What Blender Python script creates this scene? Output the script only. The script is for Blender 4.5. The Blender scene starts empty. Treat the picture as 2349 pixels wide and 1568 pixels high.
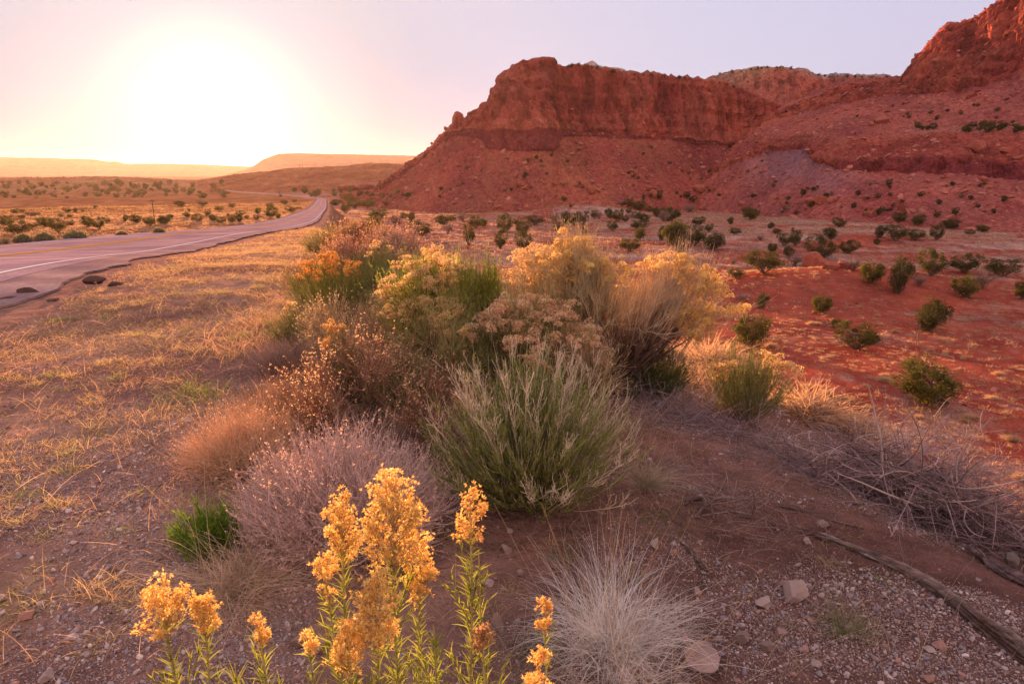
import bpy, math
import numpy as np
from mathutils import Vector
from mathutils.bvhtree import BVHTree

# ------------------------------------------------------------------ camera
S = bpy.context.scene
COL = S.collection
CAMZ = 1.6
HAZE = 0.000029
FPX = 1566.0                      # focal length in pixels of a 2349 px wide picture
PITCH = math.atan(387.5 / FPX)
cam_d = bpy.data.cameras.new('camera'); cam_d.sensor_width = 36.0; cam_d.lens = 24.0
cam_d.clip_start = 0.02; cam_d.clip_end = 60000
cam = bpy.data.objects.new('camera', cam_d); COL.objects.link(cam)
cam.location = (0, 0, CAMZ); cam.rotation_euler = (math.pi / 2 - PITCH, 0, 0)
S.camera = cam

# ------------------------------------------------------------------ sun, sky, exposure
SUN_EL, SUN_AZ = math.radians(3.2), math.radians(-22.6)
SUN = Vector((math.sin(SUN_AZ) * math.cos(SUN_EL), math.cos(SUN_AZ) * math.cos(SUN_EL), math.sin(SUN_EL)))
ld = bpy.data.lights.new('sun', 'SUN'); ld.energy = 5.0; ld.angle = math.radians(0.55); ld.color = (1.0, 0.47, 0.20)
sun = bpy.data.objects.new('sun', ld); COL.objects.link(sun)
sun.rotation_euler = SUN.to_track_quat('Z', 'Y').to_euler()
S.view_settings.view_transform = 'Standard'; S.view_settings.look = 'None'
S.view_settings.exposure = 1.78; S.view_settings.gamma = 1.0

W = bpy.data.worlds.new('World'); S.world = W; W.use_nodes = True
nt = W.node_tree; N = nt.nodes; LK = nt.links; N.clear()
wo = N.new('ShaderNodeOutputWorld'); bg = N.new('ShaderNodeBackground'); LK.new(bg.outputs[0], wo.inputs[0])
sky = N.new('ShaderNodeTexSky'); sky.sky_type = 'NISHITA'; sky.sun_disc = False
sky.sun_elevation = SUN_EL; sky.sun_rotation = SUN_AZ; sky.dust_density = 2.0; sky.air_density = 1.0
tc = N.new('ShaderNodeTexCoord')
dot = N.new('ShaderNodeVectorMath'); dot.operation = 'DOT_PRODUCT'
LK.new(tc.outputs['Generated'], dot.inputs[0]); dot.inputs[1].default_value = SUN
ac = N.new('ShaderNodeMath'); ac.operation = 'ARCCOSINE'; ac.use_clamp = False; LK.new(dot.outputs['Value'], ac.inputs[0])
dv = N.new('ShaderNodeMath'); dv.operation = 'DIVIDE'; LK.new(ac.outputs[0], dv.inputs[0]); dv.inputs[1].default_value = math.pi
def ramp(nt, fac, stops, interp='LINEAR'):
    r = nt.nodes.new('ShaderNodeValToRGB'); e = r.color_ramp.elements; r.color_ramp.interpolation = interp
    while len(e) > 1: e.remove(e[-1])
    e[0].position = stops[0][0]; e[0].color = (*stops[0][1], 1)
    for p, c in stops[1:]:
        q = e.new(p); q.color = (*c, 1)
    if fac is not None: nt.links.new(fac, r.inputs[0])
    return r
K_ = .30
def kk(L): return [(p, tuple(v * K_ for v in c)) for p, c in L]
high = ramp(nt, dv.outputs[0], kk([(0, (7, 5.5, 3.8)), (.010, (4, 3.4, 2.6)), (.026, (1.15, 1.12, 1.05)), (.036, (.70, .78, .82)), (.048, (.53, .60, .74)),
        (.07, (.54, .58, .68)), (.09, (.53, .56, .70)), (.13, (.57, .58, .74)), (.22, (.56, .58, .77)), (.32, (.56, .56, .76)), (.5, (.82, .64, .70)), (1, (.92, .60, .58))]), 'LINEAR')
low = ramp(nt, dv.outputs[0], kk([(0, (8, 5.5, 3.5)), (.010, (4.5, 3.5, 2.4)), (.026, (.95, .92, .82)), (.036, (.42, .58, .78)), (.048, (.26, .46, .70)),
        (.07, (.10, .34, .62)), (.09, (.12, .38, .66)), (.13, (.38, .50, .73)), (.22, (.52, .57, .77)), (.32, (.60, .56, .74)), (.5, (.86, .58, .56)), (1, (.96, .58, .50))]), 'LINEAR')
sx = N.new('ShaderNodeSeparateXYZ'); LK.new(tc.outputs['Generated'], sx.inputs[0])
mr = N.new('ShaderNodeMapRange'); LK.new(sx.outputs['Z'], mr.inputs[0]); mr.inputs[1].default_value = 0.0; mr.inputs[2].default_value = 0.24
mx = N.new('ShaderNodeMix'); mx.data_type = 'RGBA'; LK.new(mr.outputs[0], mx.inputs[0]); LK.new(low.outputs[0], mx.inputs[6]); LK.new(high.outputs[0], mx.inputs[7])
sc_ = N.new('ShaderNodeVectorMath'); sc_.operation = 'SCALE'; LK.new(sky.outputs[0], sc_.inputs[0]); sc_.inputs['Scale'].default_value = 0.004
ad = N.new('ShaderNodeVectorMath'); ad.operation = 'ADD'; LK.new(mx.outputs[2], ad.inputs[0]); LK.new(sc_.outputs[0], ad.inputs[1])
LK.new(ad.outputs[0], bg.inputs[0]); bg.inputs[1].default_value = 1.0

S.cycles.use_denoising = True
S.cycles.max_bounces = 6; S.cycles.diffuse_bounces = 3; S.cycles.transmission_bounces = 4; S.cycles.transparent_max_bounces = 4

# ------------------------------------------------------------------ helpers: pixels <-> world, noise
SP, CP = math.sin(PITCH), math.cos(PITCH)
def ray(px, py):                                   # world direction of a picture point (2349 x 1568 picture)
    v = 784.0 - py
    return np.array([px - 1174.5, FPX * CP + v * SP, -FPX * SP + v * CP])
def at(px, py, D):                                 # world point seen at a picture point at forward distance D
    r = ray(px, py); return np.array([0, 0, CAMZ]) + r * (D / r[1])

def _h(ix, iy, iz, s):
    n = (ix * 374761393 + iy * 668265263 + iz * 1274126177 + s * 974634777) & 0xffffffff
    n = ((n ^ (n >> 13)) * 1103515245) & 0xffffffff
    n = ((n ^ (n >> 16)) * 668265263) & 0xffffffff
    return ((n ^ (n >> 15)) & 0xffff).astype(np.float64) / 32767.5 - 1.0
def vnoise(p, s=0):
    p = np.asarray(p, float); i = np.floor(p).astype(np.int64); f = p - i; f = f * f * f * (f * (f * 6 - 15) + 10)
    x, y, z = i[:, 0], i[:, 1], i[:, 2]; fx, fy, fz = f[:, 0], f[:, 1], f[:, 2]
    def L(a, b, t): return a + (b - a) * t
    return L(L(L(_h(x, y, z, s), _h(x + 1, y, z, s), fx), L(_h(x, y + 1, z, s), _h(x + 1, y + 1, z, s), fx), fy),
             L(L(_h(x, y, z + 1, s), _h(x + 1, y, z + 1, s), fx), L(_h(x, y + 1, z + 1, s), _h(x + 1, y + 1, z + 1, s), fx), fy), fz)
def fbm(p, octv=4, s=0, gain=.5, ridge=False):
    p = np.asarray(p, float); a = 1.0; r = np.zeros(len(p)); t = 0
    for k in range(octv):
        n = vnoise(p * (2.03 ** k) + 17.3 * k, s + k)
        r += a * ((1 - 2 * np.abs(n)) if ridge else n); t += a; a *= gain
    return r / t
def xyz(x, y, z=0.0): return np.stack(np.broadcast_arrays(np.asarray(x, float), np.asarray(y, float), np.asarray(z, float)), -1)

# ------------------------------------------------------------------ helpers: meshes and objects
class Geo:
    def __init__(s): s.V = []; s.F = []; s.C = []; s.n = 0
    def add(s, V, F, C):
        V = np.asarray(V, float).reshape(-1, 3); F = np.asarray(F, np.int64)
        C = np.broadcast_to(np.asarray(C, float), V.shape)
        s.V.append(V); s.F.append((F + s.n)); s.C.append(C); s.n += len(V)
def make_mesh(name, g, mat, smooth=False):
    V = np.concatenate(g.V); C = np.concatenate(g.C)
    me = bpy.data.meshes.new(name); me.vertices.add(len(V)); me.vertices.foreach_set('co', V.astype(np.float32).ravel())
    idx = np.concatenate([f.ravel() for f in g.F]); tot = np.concatenate([np.full(len(f), f.shape[1]) for f in g.F])
    st = np.concatenate([[0], np.cumsum(tot)[:-1]])
    me.loops.add(len(idx)); me.loops.foreach_set('vertex_index', idx.astype(np.int32))
    me.polygons.add(len(tot)); me.polygons.foreach_set('loop_start', st.astype(np.int32))
    me.update(calc_edges=True)
    me.polygons.foreach_set('use_smooth', np.full(len(tot), smooth))
    a = me.attributes.new('tint', 'FLOAT_COLOR', 'POINT')
    a.data.foreach_set('color', np.concatenate([C, np.ones((len(C), 1))], 1).astype(np.float32).ravel())
    me.materials.append(mat); me.update()
    return me
def build(name, g, mat, parent=None, smooth=False, loc=None):
    o = bpy.data.objects.new(name, make_mesh(name, g, mat, smooth)); COL.objects.link(o)
    if parent is not None: o.parent = parent
    if loc is not None: o.location = loc
    return o
def tag(o, label=None, cat=None, group=None, kind=None):
    if label: o['label'] = label
    if cat: o['category'] = cat
    if group: o['group'] = group
    if kind: o['kind'] = kind
    return o
def empty(name, loc, label, cat, group=None, rz=0.0):
    o = bpy.data.objects.new(name, None); COL.objects.link(o); o.location = loc; o.rotation_euler = (0, 0, rz); o.empty_display_size = .1
    return tag(o, label, cat, group)
def copy_tree(src, kids, loc, rz=0.0, scale=(1, 1, 1)):
    r = src.copy(); COL.objects.link(r); r.location = loc; r.rotation_euler = (0, 0, rz); r.scale = scale
    for k in kids:
        c = k.copy(); COL.objects.link(c); c.parent = r
    return r
def grid_faces(nu, nv):
    i = np.arange(nu * nv).reshape(nu, nv)
    return np.stack([i[:-1, :-1], i[1:, :-1], i[1:, 1:], i[:-1, 1:]], -1).reshape(-1, 4)

# materials -------------------------------------------------------------
def material(name):
    m = bpy.data.materials.new(name); m.use_nodes = True; t = m.node_tree; t.nodes.clear()
    o = t.nodes.new('ShaderNodeOutputMaterial'); return m, t, o
def nn(t, kind, **kw):
    n = t.nodes.new(kind)
    for k, v in kw.items():
        if k.startswith('_'): n.inputs[k[1:]].default_value = v
        else: setattr(n, k, v)
    return n
def mixc(t, fac, a, b, mode='MIX'):
    m = t.nodes.new('ShaderNodeMix'); m.data_type = 'RGBA'; m.blend_type = mode
    for s, v in ((0, fac), (6, a), (7, b)):
        if isinstance(v, bpy.types.NodeSocket): t.links.new(v, m.inputs[s])
        else: m.inputs[s].default_value = v if s == 0 else (*v, 1)
    return m.outputs[2]
def plant_mat(name, transl=.45, rough=.8, vary=.25):
    m, t, o = material(name)
    a = nn(t, 'ShaderNodeAttribute', attribute_name='tint')
    g = nn(t, 'ShaderNodeNewGeometry'); ns = nn(t, 'ShaderNodeTexNoise', _Scale=9.0); t.links.new(g.outputs['Position'], ns.inputs['Vector'])
    r = ramp(t, ns.outputs[0], [(.3, (1 - vary,) * 3), (.7, (1 + vary,) * 3)])
    c = mixc(t, 1.0, a.outputs[0], r.outputs[0], 'MULTIPLY')
    d = nn(t, 'ShaderNodeBsdfDiffuse'); t.links.new(c, d.inputs[0])
    tr = nn(t, 'ShaderNodeBsdfTranslucent'); t.links.new(c, tr.inputs[0])
    ms = nn(t, 'ShaderNodeMixShader'); ms.inputs[0].default_value = transl
    t.links.new(d.outputs[0], ms.inputs[1]); t.links.new(tr.outputs[0], ms.inputs[2]); t.links.new(ms.outputs[0], o.inputs[0])
    return m
def solid_mat(name, scale=20.0, dark=.6, lite=1.35, rough=.9, bump=.3, bscale=60.0, stretch=None, bdist=.01, scale2=None, b2=None, spec=0.0):
    m, t, o = material(name)
    a = nn(t, 'ShaderNodeAttribute', attribute_name='tint'); tcn = nn(t, 'ShaderNodeTexCoord')
    mp = nn(t, 'ShaderNodeMapping'); t.links.new(tcn.outputs['Object'], mp.inputs[0])
    if stretch: mp.inputs['Scale'].default_value = stretch
    ns = nn(t, 'ShaderNodeTexNoise', _Scale=scale, _Detail=6.0, _Roughness=.65); t.links.new(mp.outputs[0], ns.inputs['Vector'])
    r = ramp(t, ns.outputs[0], [(.3, (dark,) * 3), (.7, (lite,) * 3)])
    c = mixc(t, 1.0, a.outputs[0], r.outputs[0], 'MULTIPLY')
    if scale2:
        n2 = nn(t, 'ShaderNodeTexNoise', _Scale=scale2, _Detail=3.0); t.links.new(mp.outputs[0], n2.inputs['Vector'])
        r2 = ramp(t, n2.outputs[0], [(.35, (.8, .78, .85)), (.65, (1.2, 1.15, 1.05))]); c = mixc(t, 1.0, c, r2.outputs[0], 'MULTIPLY')
    b = nn(t, 'ShaderNodeBsdfPrincipled', _Roughness=rough); b.inputs['Specular IOR Level'].default_value = spec
    t.links.new(c, b.inputs['Base Color'])
    nb = nn(t, 'ShaderNodeTexNoise', _Scale=bscale, _Detail=5.0, _Roughness=.6); t.links.new(mp.outputs[0], nb.inputs['Vector'])
    bu = nn(t, 'ShaderNodeBump', _Strength=bump, _Distance=bdist); t.links.new(nb.outputs[0], bu.inputs['Height']); t.links.new(bu.outputs[0], b.inputs['Normal'])
    if b2:
        nb2 = nn(t, 'ShaderNodeTexNoise', _Scale=b2[0], _Detail=5.0, _Roughness=.7); t.links.new(mp.outputs[0], nb2.inputs['Vector'])
        bu2 = nn(t, 'ShaderNodeBump', _Strength=1.0, _Distance=b2[1]); t.links.new(nb2.outputs[0], bu2.inputs['Height']); t.links.new(bu2.outputs[0], bu.inputs['Normal'])
    t.links.new(b.outputs[0], o.inputs[0]); return m
M_SOIL = solid_mat('soil', scale=5.0, dark=.62, lite=1.38, rough=.95, bump=.6, bscale=70.0,  bdist=.015, scale2=.12, b2=(2.2, .16))
M_ROCK = solid_mat('red_rock', .5, .60, 1.4, .95, 1.0, 1.3, stretch=(1, 1, .6), bdist=.9, scale2=.03, b2=(.25, 2.0))
M_FAR = solid_mat('distant_rock', .02, .8, 1.2, .95, .3, .05, bdist=2.0)
M_STONE = solid_mat('field_stone', 9.0, .75, 1.25, .9, .5, 40.0, bdist=.006)
M_BOULDER = solid_mat('boulder_rock', 1.2, .75, 1.25, .95, .5, 3.0, bdist=.1)
M_GRAVEL = solid_mat('gravel', 40.0, .85, 1.15, .85, .2, 100.0)
M_ROAD = solid_mat('asphalt', 12.0, .80, 1.2, .9, .35, 120.0,  bdist=.006, scale2=.6)
M_PAINT = solid_mat('road_paint', 8.0, .75, 1.1, .9, .2, 120.0)
M_WOOD = solid_mat('weathered_wood', 6.0, .55, 1.4, .85, .9, 40.0, stretch=(.25, 5, 5), bdist=.02)
M_POST = solid_mat('post_wood', 10.0, .7, 1.2, .9, .3, 30.0)
M_STEM = plant_mat('dry_stem', .15)
M_LEAF = plant_mat('green_leaf', .5)
M_FLOWER = plant_mat('dry_flower', .5, vary=.12)
M_GRASS = plant_mat('dry_grass', .5)
M_JUN = plant_mat('juniper_foliage', .4)
M_BARK = solid_mat('juniper_bark', 5.0, .6, 1.3, .9, .3, 20.0)

# ------------------------------------------------------------------ the road line (right white edge line) and ground height
LP = np.array([(-3.0, -14, 0), (-4.5, -6, 0), (-5.8, 0, 0), (-7.1, 5.5, 0), (-8.47, 11.2, -.03), (-11.5, 22, -.82), (-17.4, 45, -2.2), (-22.5, 68, -3.7), (-32.0, 108, -6.0),
               (-40, 140, -7.6), (-63.5, 230, -11.5), (-99.6, 370, -16.6), (-158, 590, -21.6), (-176, 655, -21.9), (-235, 760, -22.3),
               (-318, 865, -22.5), (-472, 1100, -22.5), (-720, 1440, -22.6), (-1100, 1900, -23)], float)
def catmull(P, n):
    P = np.vstack([2 * P[0] - P[1], P, 2 * P[-1] - P[-2]]); out = []
    for i in range(1, len(P) - 2):
        t = np.linspace(0, 1, n, endpoint=False)[:, None]; a, b, c, d = P[i - 1], P[i], P[i + 1], P[i + 2]
        # hermite with chord-scaled tangents
        l0, l1, l2 = np.linalg.norm(b - a), np.linalg.norm(c - b), np.linalg.norm(d - c)
        m1 = ((b - a) / l0 * l1 + (c - b)) / 2 if l0 else c - b
        m2 = ((d - c) / l2 * l1 + (c - b)) / 2
        out.append((2 * t**3 - 3 * t**2 + 1) * b + (t**3 - 2 * t**2 + t) * m1 + (-2 * t**3 + 3 * t**2) * c + (t**3 - t**2) * m2)
    return np.vstack(out + [P[-2][None]])
RL = catmull(LP, 14)
RT = np.gradient(RL[:, :2], axis=0); RT /= np.linalg.norm(RT, axis=1)[:, None]
RN = np.stack([RT[:, 1], -RT[:, 0]], 1)            # to the right
BROW = np.interp(RL[:, 1], [-14, 0, 3, 11, 22, 45, 68, 110, 200], [9.5, 8.9, 8.7, 8.3, 8.0, 4.6, 3.6, 2.9, 2.6])
def road_uv(x, y):
    P = np.stack([x, y], -1); n = len(P); U = np.empty(n); Z = np.empty(n); B = np.empty(n)
    A = RL[:-1, :2]; Dv = RL[1:, :2] - A; L2 = (Dv ** 2).sum(1)
    for k in range(0, n, 20000):
        q = P[k:k + 20000, None, :] - A[None]; t = np.clip((q * Dv[None]).sum(-1) / L2, 0, 1)
        e = q - t[..., None] * Dv[None]; d2 = (e ** 2).sum(-1); j = d2.argmin(1); r = np.arange(len(j))
        tj = t[r, j]; ej = e[r, j]; nj = RN[j]
        U[k:k + 20000] = np.sqrt(d2[r, j]) * np.sign((ej * nj).sum(1) + 1e-9)
        Z[k:k + 20000] = RL[j, 2] * (1 - tj) + RL[j + 1, 2] * tj; B[k:k + 20000] = BROW[j] * (1 - tj) + BROW[j + 1] * tj
    return U, Z, B
def sp(t, k): return k * np.logaddexp(0, t / k)
def sstep_(a, b, x): t = np.clip((x - a) / (b - a), 0, 1); return t * t * (3 - 2 * t)
def field_z(x, y):
    r = np.hypot(x, y)
    z = np.interp(r, [0, 60, 300, 600, 1500, 20000], [-16.2, -16.4, -18.3, -22.6, -24.5, -26])
    z = z + .5 * vnoise(xyz(x, y) / 40., 3) + .18 * vnoise(xyz(x, y) / 11., 4)
    def g(cx, cy, rx, ry, h): return h * np.exp(-(((x - cx) / rx) ** 2 + ((y - cy) / ry) ** 2))
    z = z + g(50, 112, 20, 13, 2.6) + g(64, 117, 12, 8, 1.0) + g(37, 345, 26, 16, 5.0) + g(0, 330, 40, 12, 1.2) + g(95, 200, 40, 14, 2.0) - g(30, 150, 40, 5, 1.3)
    return z
def ground(x, y, full=False):
    x = np.asarray(x, float).ravel(); y = np.asarray(y, float).ravel()
    U, Z, B = road_uv(x, y); f = field_z(x, y); r = np.hypot(x, y)
    bank = np.where(U > 0, Z - .56 * sp(U - B + .2 * vnoise(xyz(x, y) / 1.7, 8), .55) - .035 * np.clip(U - B + 4, 0, 4), Z - .42 * sp(-U - 9.4, .5))
    bank = bank - .02 * np.clip((U - 1.2) / .3, 0, 1) * (r < 60) * sstep_(4.5, 2.5, U)
    k = .8; d = np.clip((bank - f) / k, -30, 30); z = f + k * np.logaddexp(0, d)
    onr = (U < 2.0) & (U > -9.2)
    off = ~onr & (r < 400)
    a = .028 * fbm(xyz(x, y) / .55, 3, 21) + .05 * vnoise(xyz(x, y) / 2.3, 25) * (U < B + 1)
    ero = np.clip(U - B, 0, 3) / 3 * np.clip(bank - f, 0, 1)
    z = z + np.where(off, a, 0) + ero * .35 * fbm(xyz(x, y) / 2.6, 3, 31, ridge=True)
    z = z + (r > 25) * (r < 900) * (1 - onr) * .12 * fbm(xyz(x, y) / 4., 3, 51)
    z = np.where(onr, np.minimum(z, Z - .014 - .0014 * r), z)
    return (z, U, B, bank, f) if full else z
def gz(x, y): return float(ground([x], [y])[0])

def lerp3(a, b, t): return np.asarray(a, float) * (1 - t[:, None]) + np.asarray(b, float) * t[:, None]
def sstep(a, b, x): t = np.clip((x - a) / (b - a), 0, 1); return t * t * (3 - 2 * t)
# ------------------------------------------------------------------ ground: one sheet to the horizon
def build_ground():
    az = np.concatenate([np.linspace(-180, -56, 60, endpoint=False), np.linspace(-56, 56, 980, endpoint=False), np.linspace(56, 180, 60, endpoint=False)])
    rr = np.concatenate([[.02], .35 * np.exp(np.linspace(0, math.log(13500 / .35), 900))])
    A, R = np.meshgrid(np.radians(az), rr, indexing='ij'); x = (R * np.sin(A)).ravel(); y = (R * np.cos(A)).ravel()
    z, U, B, bank, f = ground(x, y, True)
    p = xyz(x, y)
    onbank = sstep(-.6, .6, bank - f)
    n1 = fbm(p / 1.3, 4, 61); n2 = fbm(p / 9., 4, 65); n3 = fbm(p / 45., 3, 69); r = np.hypot(x, y)
    verge = lerp3((.25, .125, .095), (.44, .26, .18), sstep(-.5, .5, n1))
    slope = lerp3((.16, .075, .055), (.27, .14, .10), sstep(-.5, .5, n1))
    verge = lerp3(verge, slope, sstep(-1, 1.2, U - B))
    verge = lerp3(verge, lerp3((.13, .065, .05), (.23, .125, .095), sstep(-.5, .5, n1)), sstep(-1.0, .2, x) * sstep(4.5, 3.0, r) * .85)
    verge = lerp3(verge, (.36, .20, .15), sstep(3.4, 2.2, U) * .7)
    red = lerp3((.30, .065, .042), (.38, .10, .065), sstep(-.5, .5, n1))
    pale = lerp3((.36, .20, .17), (.48, .31, .26), sstep(-.4, .4, n2))
    near = sstep(160, 60, r) * .40; mound = np.exp(-(((x - 50) / 30) ** 2 + ((y - 112) / 22) ** 2)) * 1.2
    m = sstep(-.25, .45, fbm(xyz(x, y * 2.2) / 14., 4, 71) + n1 * .35 - near - mound + .1)
    fld = lerp3(red, pale, m)
    left = lerp3((.25, .10, .05), (.35, .165, .085), sstep(-.4, .5, n2 + .6 * n3))
    fld = lerp3(fld, left, sstep(0, -14, U))
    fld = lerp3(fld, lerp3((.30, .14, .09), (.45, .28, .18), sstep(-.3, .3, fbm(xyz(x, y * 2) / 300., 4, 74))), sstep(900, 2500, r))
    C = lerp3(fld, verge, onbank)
    nu, nv = len(az), len(rr); F = grid_faces(nu, nv)
    i = np.arange(nu * nv).reshape(nu, nv); W_ = np.stack([i[-1, :-1], i[0, :-1], i[0, 1:], i[-1, 1:]], -1)
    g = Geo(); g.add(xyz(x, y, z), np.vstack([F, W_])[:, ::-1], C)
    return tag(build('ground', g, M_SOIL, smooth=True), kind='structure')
GROUND = build_ground()

# ------------------------------------------------------------------ road
def strip(u0, u1, n, dz, color, s0=0, s1=None, edge=None, step=4, roll=0.0, thick=0.0):
    P = catmull(RL, step) if step > 1 else RL
    T = np.gradient(P[:, :2], axis=0); T /= np.linalg.norm(T, axis=1)[:, None]; Nn = np.stack([T[:, 1], -T[:, 0]], 1)
    P = P[s0:s1]; Nn = Nn[s0:s1]
    us = np.linspace(0, 1, n)[None] ; a = np.full(len(P), u0) ; b = np.full(len(P), u1)
    if edge is not None: b = b + edge(P)
    uu = a[:, None] * (1 - us) + b[:, None] * us
    X = P[:, 0:1] + Nn[:, 0:1] * uu; Y = P[:, 1:2] + Nn[:, 1:2] * uu
    Z = P[:, 2:3] + dz + 0 * uu + 0.00002 * np.hypot(X, Y) * (dz > .03)
    return np.stack([X, Y, Z], -1), grid_faces(len(P), n)
g = Geo(); V, F = strip(-8.1, .55, 14, .02, None); nz = fbm(V.reshape(-1, 3) / [3., 3., 3.], 3, 5)
g.add(V, F, lerp3((.34, .225, .24), (.44, .30, .32), sstep(-.4, .4, nz)))
for uc, w in ((-5.4, .55), (-1.9, .55)): pass
ROAD = tag(build('road', g, M_ROAD, smooth=True), kind='structure')
def wob(P):
    return .38 * fbm(P / 1.1, 3, 7) + .25 * fbm(P / 4., 2, 9) - .004 * np.clip(P[:, 1] - 20, 0, 300)
g = Geo(); V, F = strip(.54, 1.35, 9, .016, None, edge=wob, step=6, s1=1100)
V[..., 2] += (.010 * fbm(V.reshape(-1, 3) / .5, 3, 6).reshape(V.shape[:2]) - .012) * np.linspace(0, 1, 9)[None]
nz = fbm(V.reshape(-1, 3) / .8, 4, 15); Vc = lerp3((.32, .21, .20), (.46, .31, .28), sstep(-.4, .4, nz))
g.add(V, F, Vc)
e = V[:, -1, :]; lo = e.copy(); lo[:, 2] -= .025; n = len(e); i = np.arange(n - 1)       # broken dark lip of the old asphalt
lo[:, :2] += 0.02
g.add(np.vstack([e, lo]), np.stack([i, i + 1, i + 1 + n, i + n], -1), (.26, .16, .14))
tag(build('road_shoulder', g, M_ROAD), kind='structure')
wf = (.85, .78, .76)
for nm, u0, u1, c in (('edge_line', -.06, .06, wf), ('edge_line', -7.26, -7.14, wf), ('centre_line', -3.76, -3.62, (.78, .40, .03)), ('centre_line', -3.52, -3.38, (.78, .40, .03))):
    g = Geo(); V, F = strip(u0, u1, 3, .028, None); g.add(V, F, c)
    tag(build(nm, g, M_PAINT), kind='structure')

# ------------------------------------------------------------------ hills and mesas
def interp_row(row, px):
    row = sorted(row); X = np.array([r[0] for r in row], float)
    out = np.empty((len(px), 3))
    w = [(at(r[0], r[1], r[2]) if r[1] is not None else np.array([at(r[0], 480, r[2])[0], r[2], r[3]])) for r in row]
    w = np.array(w)
    for k in range(3): out[:, k] = np.interp(px, X, w[:, k])
    return out
def smooth1(a, n):
    if n < 2: return a
    k = np.hanning(n + 2)[1:-1]; k /= k.sum(); p = np.pad(a, ((n, n), (0, 0)), mode='edge')
    return np.stack([np.convolve(p[:, j], k, 'same')[n:-n] for j in range(3)], 1)
def loft(name, px0, px1, nu, rows, subs, kinds, back, mat=M_ROCK, sm=9, amp=1.0, seed=0, colfn=None, pxs=None):
    """rows: feature lines from the foot up; subs: rows of quads between them; kinds: how rough each band is"""
    px = np.linspace(px0, px1, nu); R = [interp_row(r, px) for r in rows]
    sms = sm if isinstance(sm, (list, tuple)) else [sm] * len(rows)
    R = [smooth1(r, s) for r, s in zip(R, sms)]
    top = R[-1]
    for dy, z in back:
        q = top.copy(); d = np.hypot(q[:, 0], q[:, 1]); q[:, 0] *= (1 + dy / d); q[:, 1] *= (1 + dy / d); q[:, 2] = top[:, 2] + z if z > -900 else -40.0
        R.append(q)
    subs = list(subs) + [14] * len(back); kinds = list(kinds) + ['top'] * len(back)
    G = []; K = []; Tt = []
    for i in range(len(R) - 1):
        t = np.linspace(0, 1, subs[i], endpoint=False)[None, :, None]
        tt = t + 0
        G.append(R[i][:, None] * (1 - t) + R[i + 1][:, None] * t); K += [i] * subs[i]; Tt += list(t.ravel())
    G.append(R[-1][:, None]); K.append(len(R) - 2); Tt.append(1.0)
    G = np.concatenate(G, 1); nv = G.shape[1]; K = np.array(K); Tt = np.array(Tt)
    wgt = {'talus': 0, 'cliff': 1, 'top': .35, 'soft': .15, 'ledge': .6}
    kw = np.array([wgt[kinds[k]] for k in K]); kw = np.convolve(np.pad(kw, 3, mode='edge'), np.ones(7) / 7, 'valid')
    du = np.gradient(G, axis=0); dv_ = np.gradient(G, axis=1); Nm = np.cross(du, dv_); Nm /= np.linalg.norm(Nm, axis=-1, keepdims=True) + 1e-9
    P = G.reshape(-1, 3); Nf = Nm.reshape(-1, 3).copy(); w = np.broadcast_to(kw[None], G.shape[:2]).ravel()
    Nf = np.where((Nf[:, 1:2] > 0) & (Nf[:, 2:3] < .3), -Nf, Nf); Nf[Nf[:, 2] < -.1] *= -1
    s = seed
    warp = P + 9 * np.stack([vnoise(P / 30, s + 1), vnoise(P / 30, s + 2), vnoise(P / 30, s + 3)], 1)
    big = fbm(warp / [34, 34, 46], 3, s + 5, ridge=True)
    flute = fbm(warp / [7.5, 7.5, 38], 4, s + 9, ridge=True)
    crack = np.clip(1 - np.abs(vnoise(warp / [9, 9, 45], s + 21)) * 7, 0, 1) + .25 * np.clip(1 - np.abs(vnoise(warp / [30, 30, 5.], s + 23)) * 9, 0, 1)
    fine = fbm(P / 3.2, 4, s + 15)
    gul = fbm(P / [26, 60, 60], 4, s + 31, ridge=True); rub = fbm(P / 2.4, 3, s + 35, gain=.7)
    strat = np.clip(vnoise(np.stack([P[:, 0] / 90, P[:, 1] / 90, P[:, 2] / 3.2], 1), s + 41) * 3, -1, 1)
    disp = w * (3.8 * big + 2.9 * flute - .7 * crack + 1.3 * fine + .45 * strat) + (1 - w) * (1.6 * gul + .55 * rub + .6 * fine)
    edge = np.ones(nv); edge[:2] = 0; disp = disp * np.broadcast_to(edge[None], G.shape[:2]).ravel() * amp
    Pd = P + Nf * disp[:, None]
    if colfn is not None: C = colfn(P, w, K_full := np.broadcast_to(K[None], G.shape[:2]).ravel(), big, flute, crack, fine, gul, strat, np.broadcast_to(px[:, None], G.shape[:2]).ravel(), np.broadcast_to(Tt[None], G.shape[:2]).ravel())
    vs = vnoise(np.stack([P[:, 0] / 4.5, P[:, 1] / 4.5, P[:, 2] / 45], 1), s + 51); C = C * (1 - w[:, None] * .35 * np.clip(vs * 2, 0, 1)[:, None])
    g = Geo(); g.add(Pd, grid_faces(nu, nv), C)
    return tag(build(name, g, mat, smooth=False), kind='structure')

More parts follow.
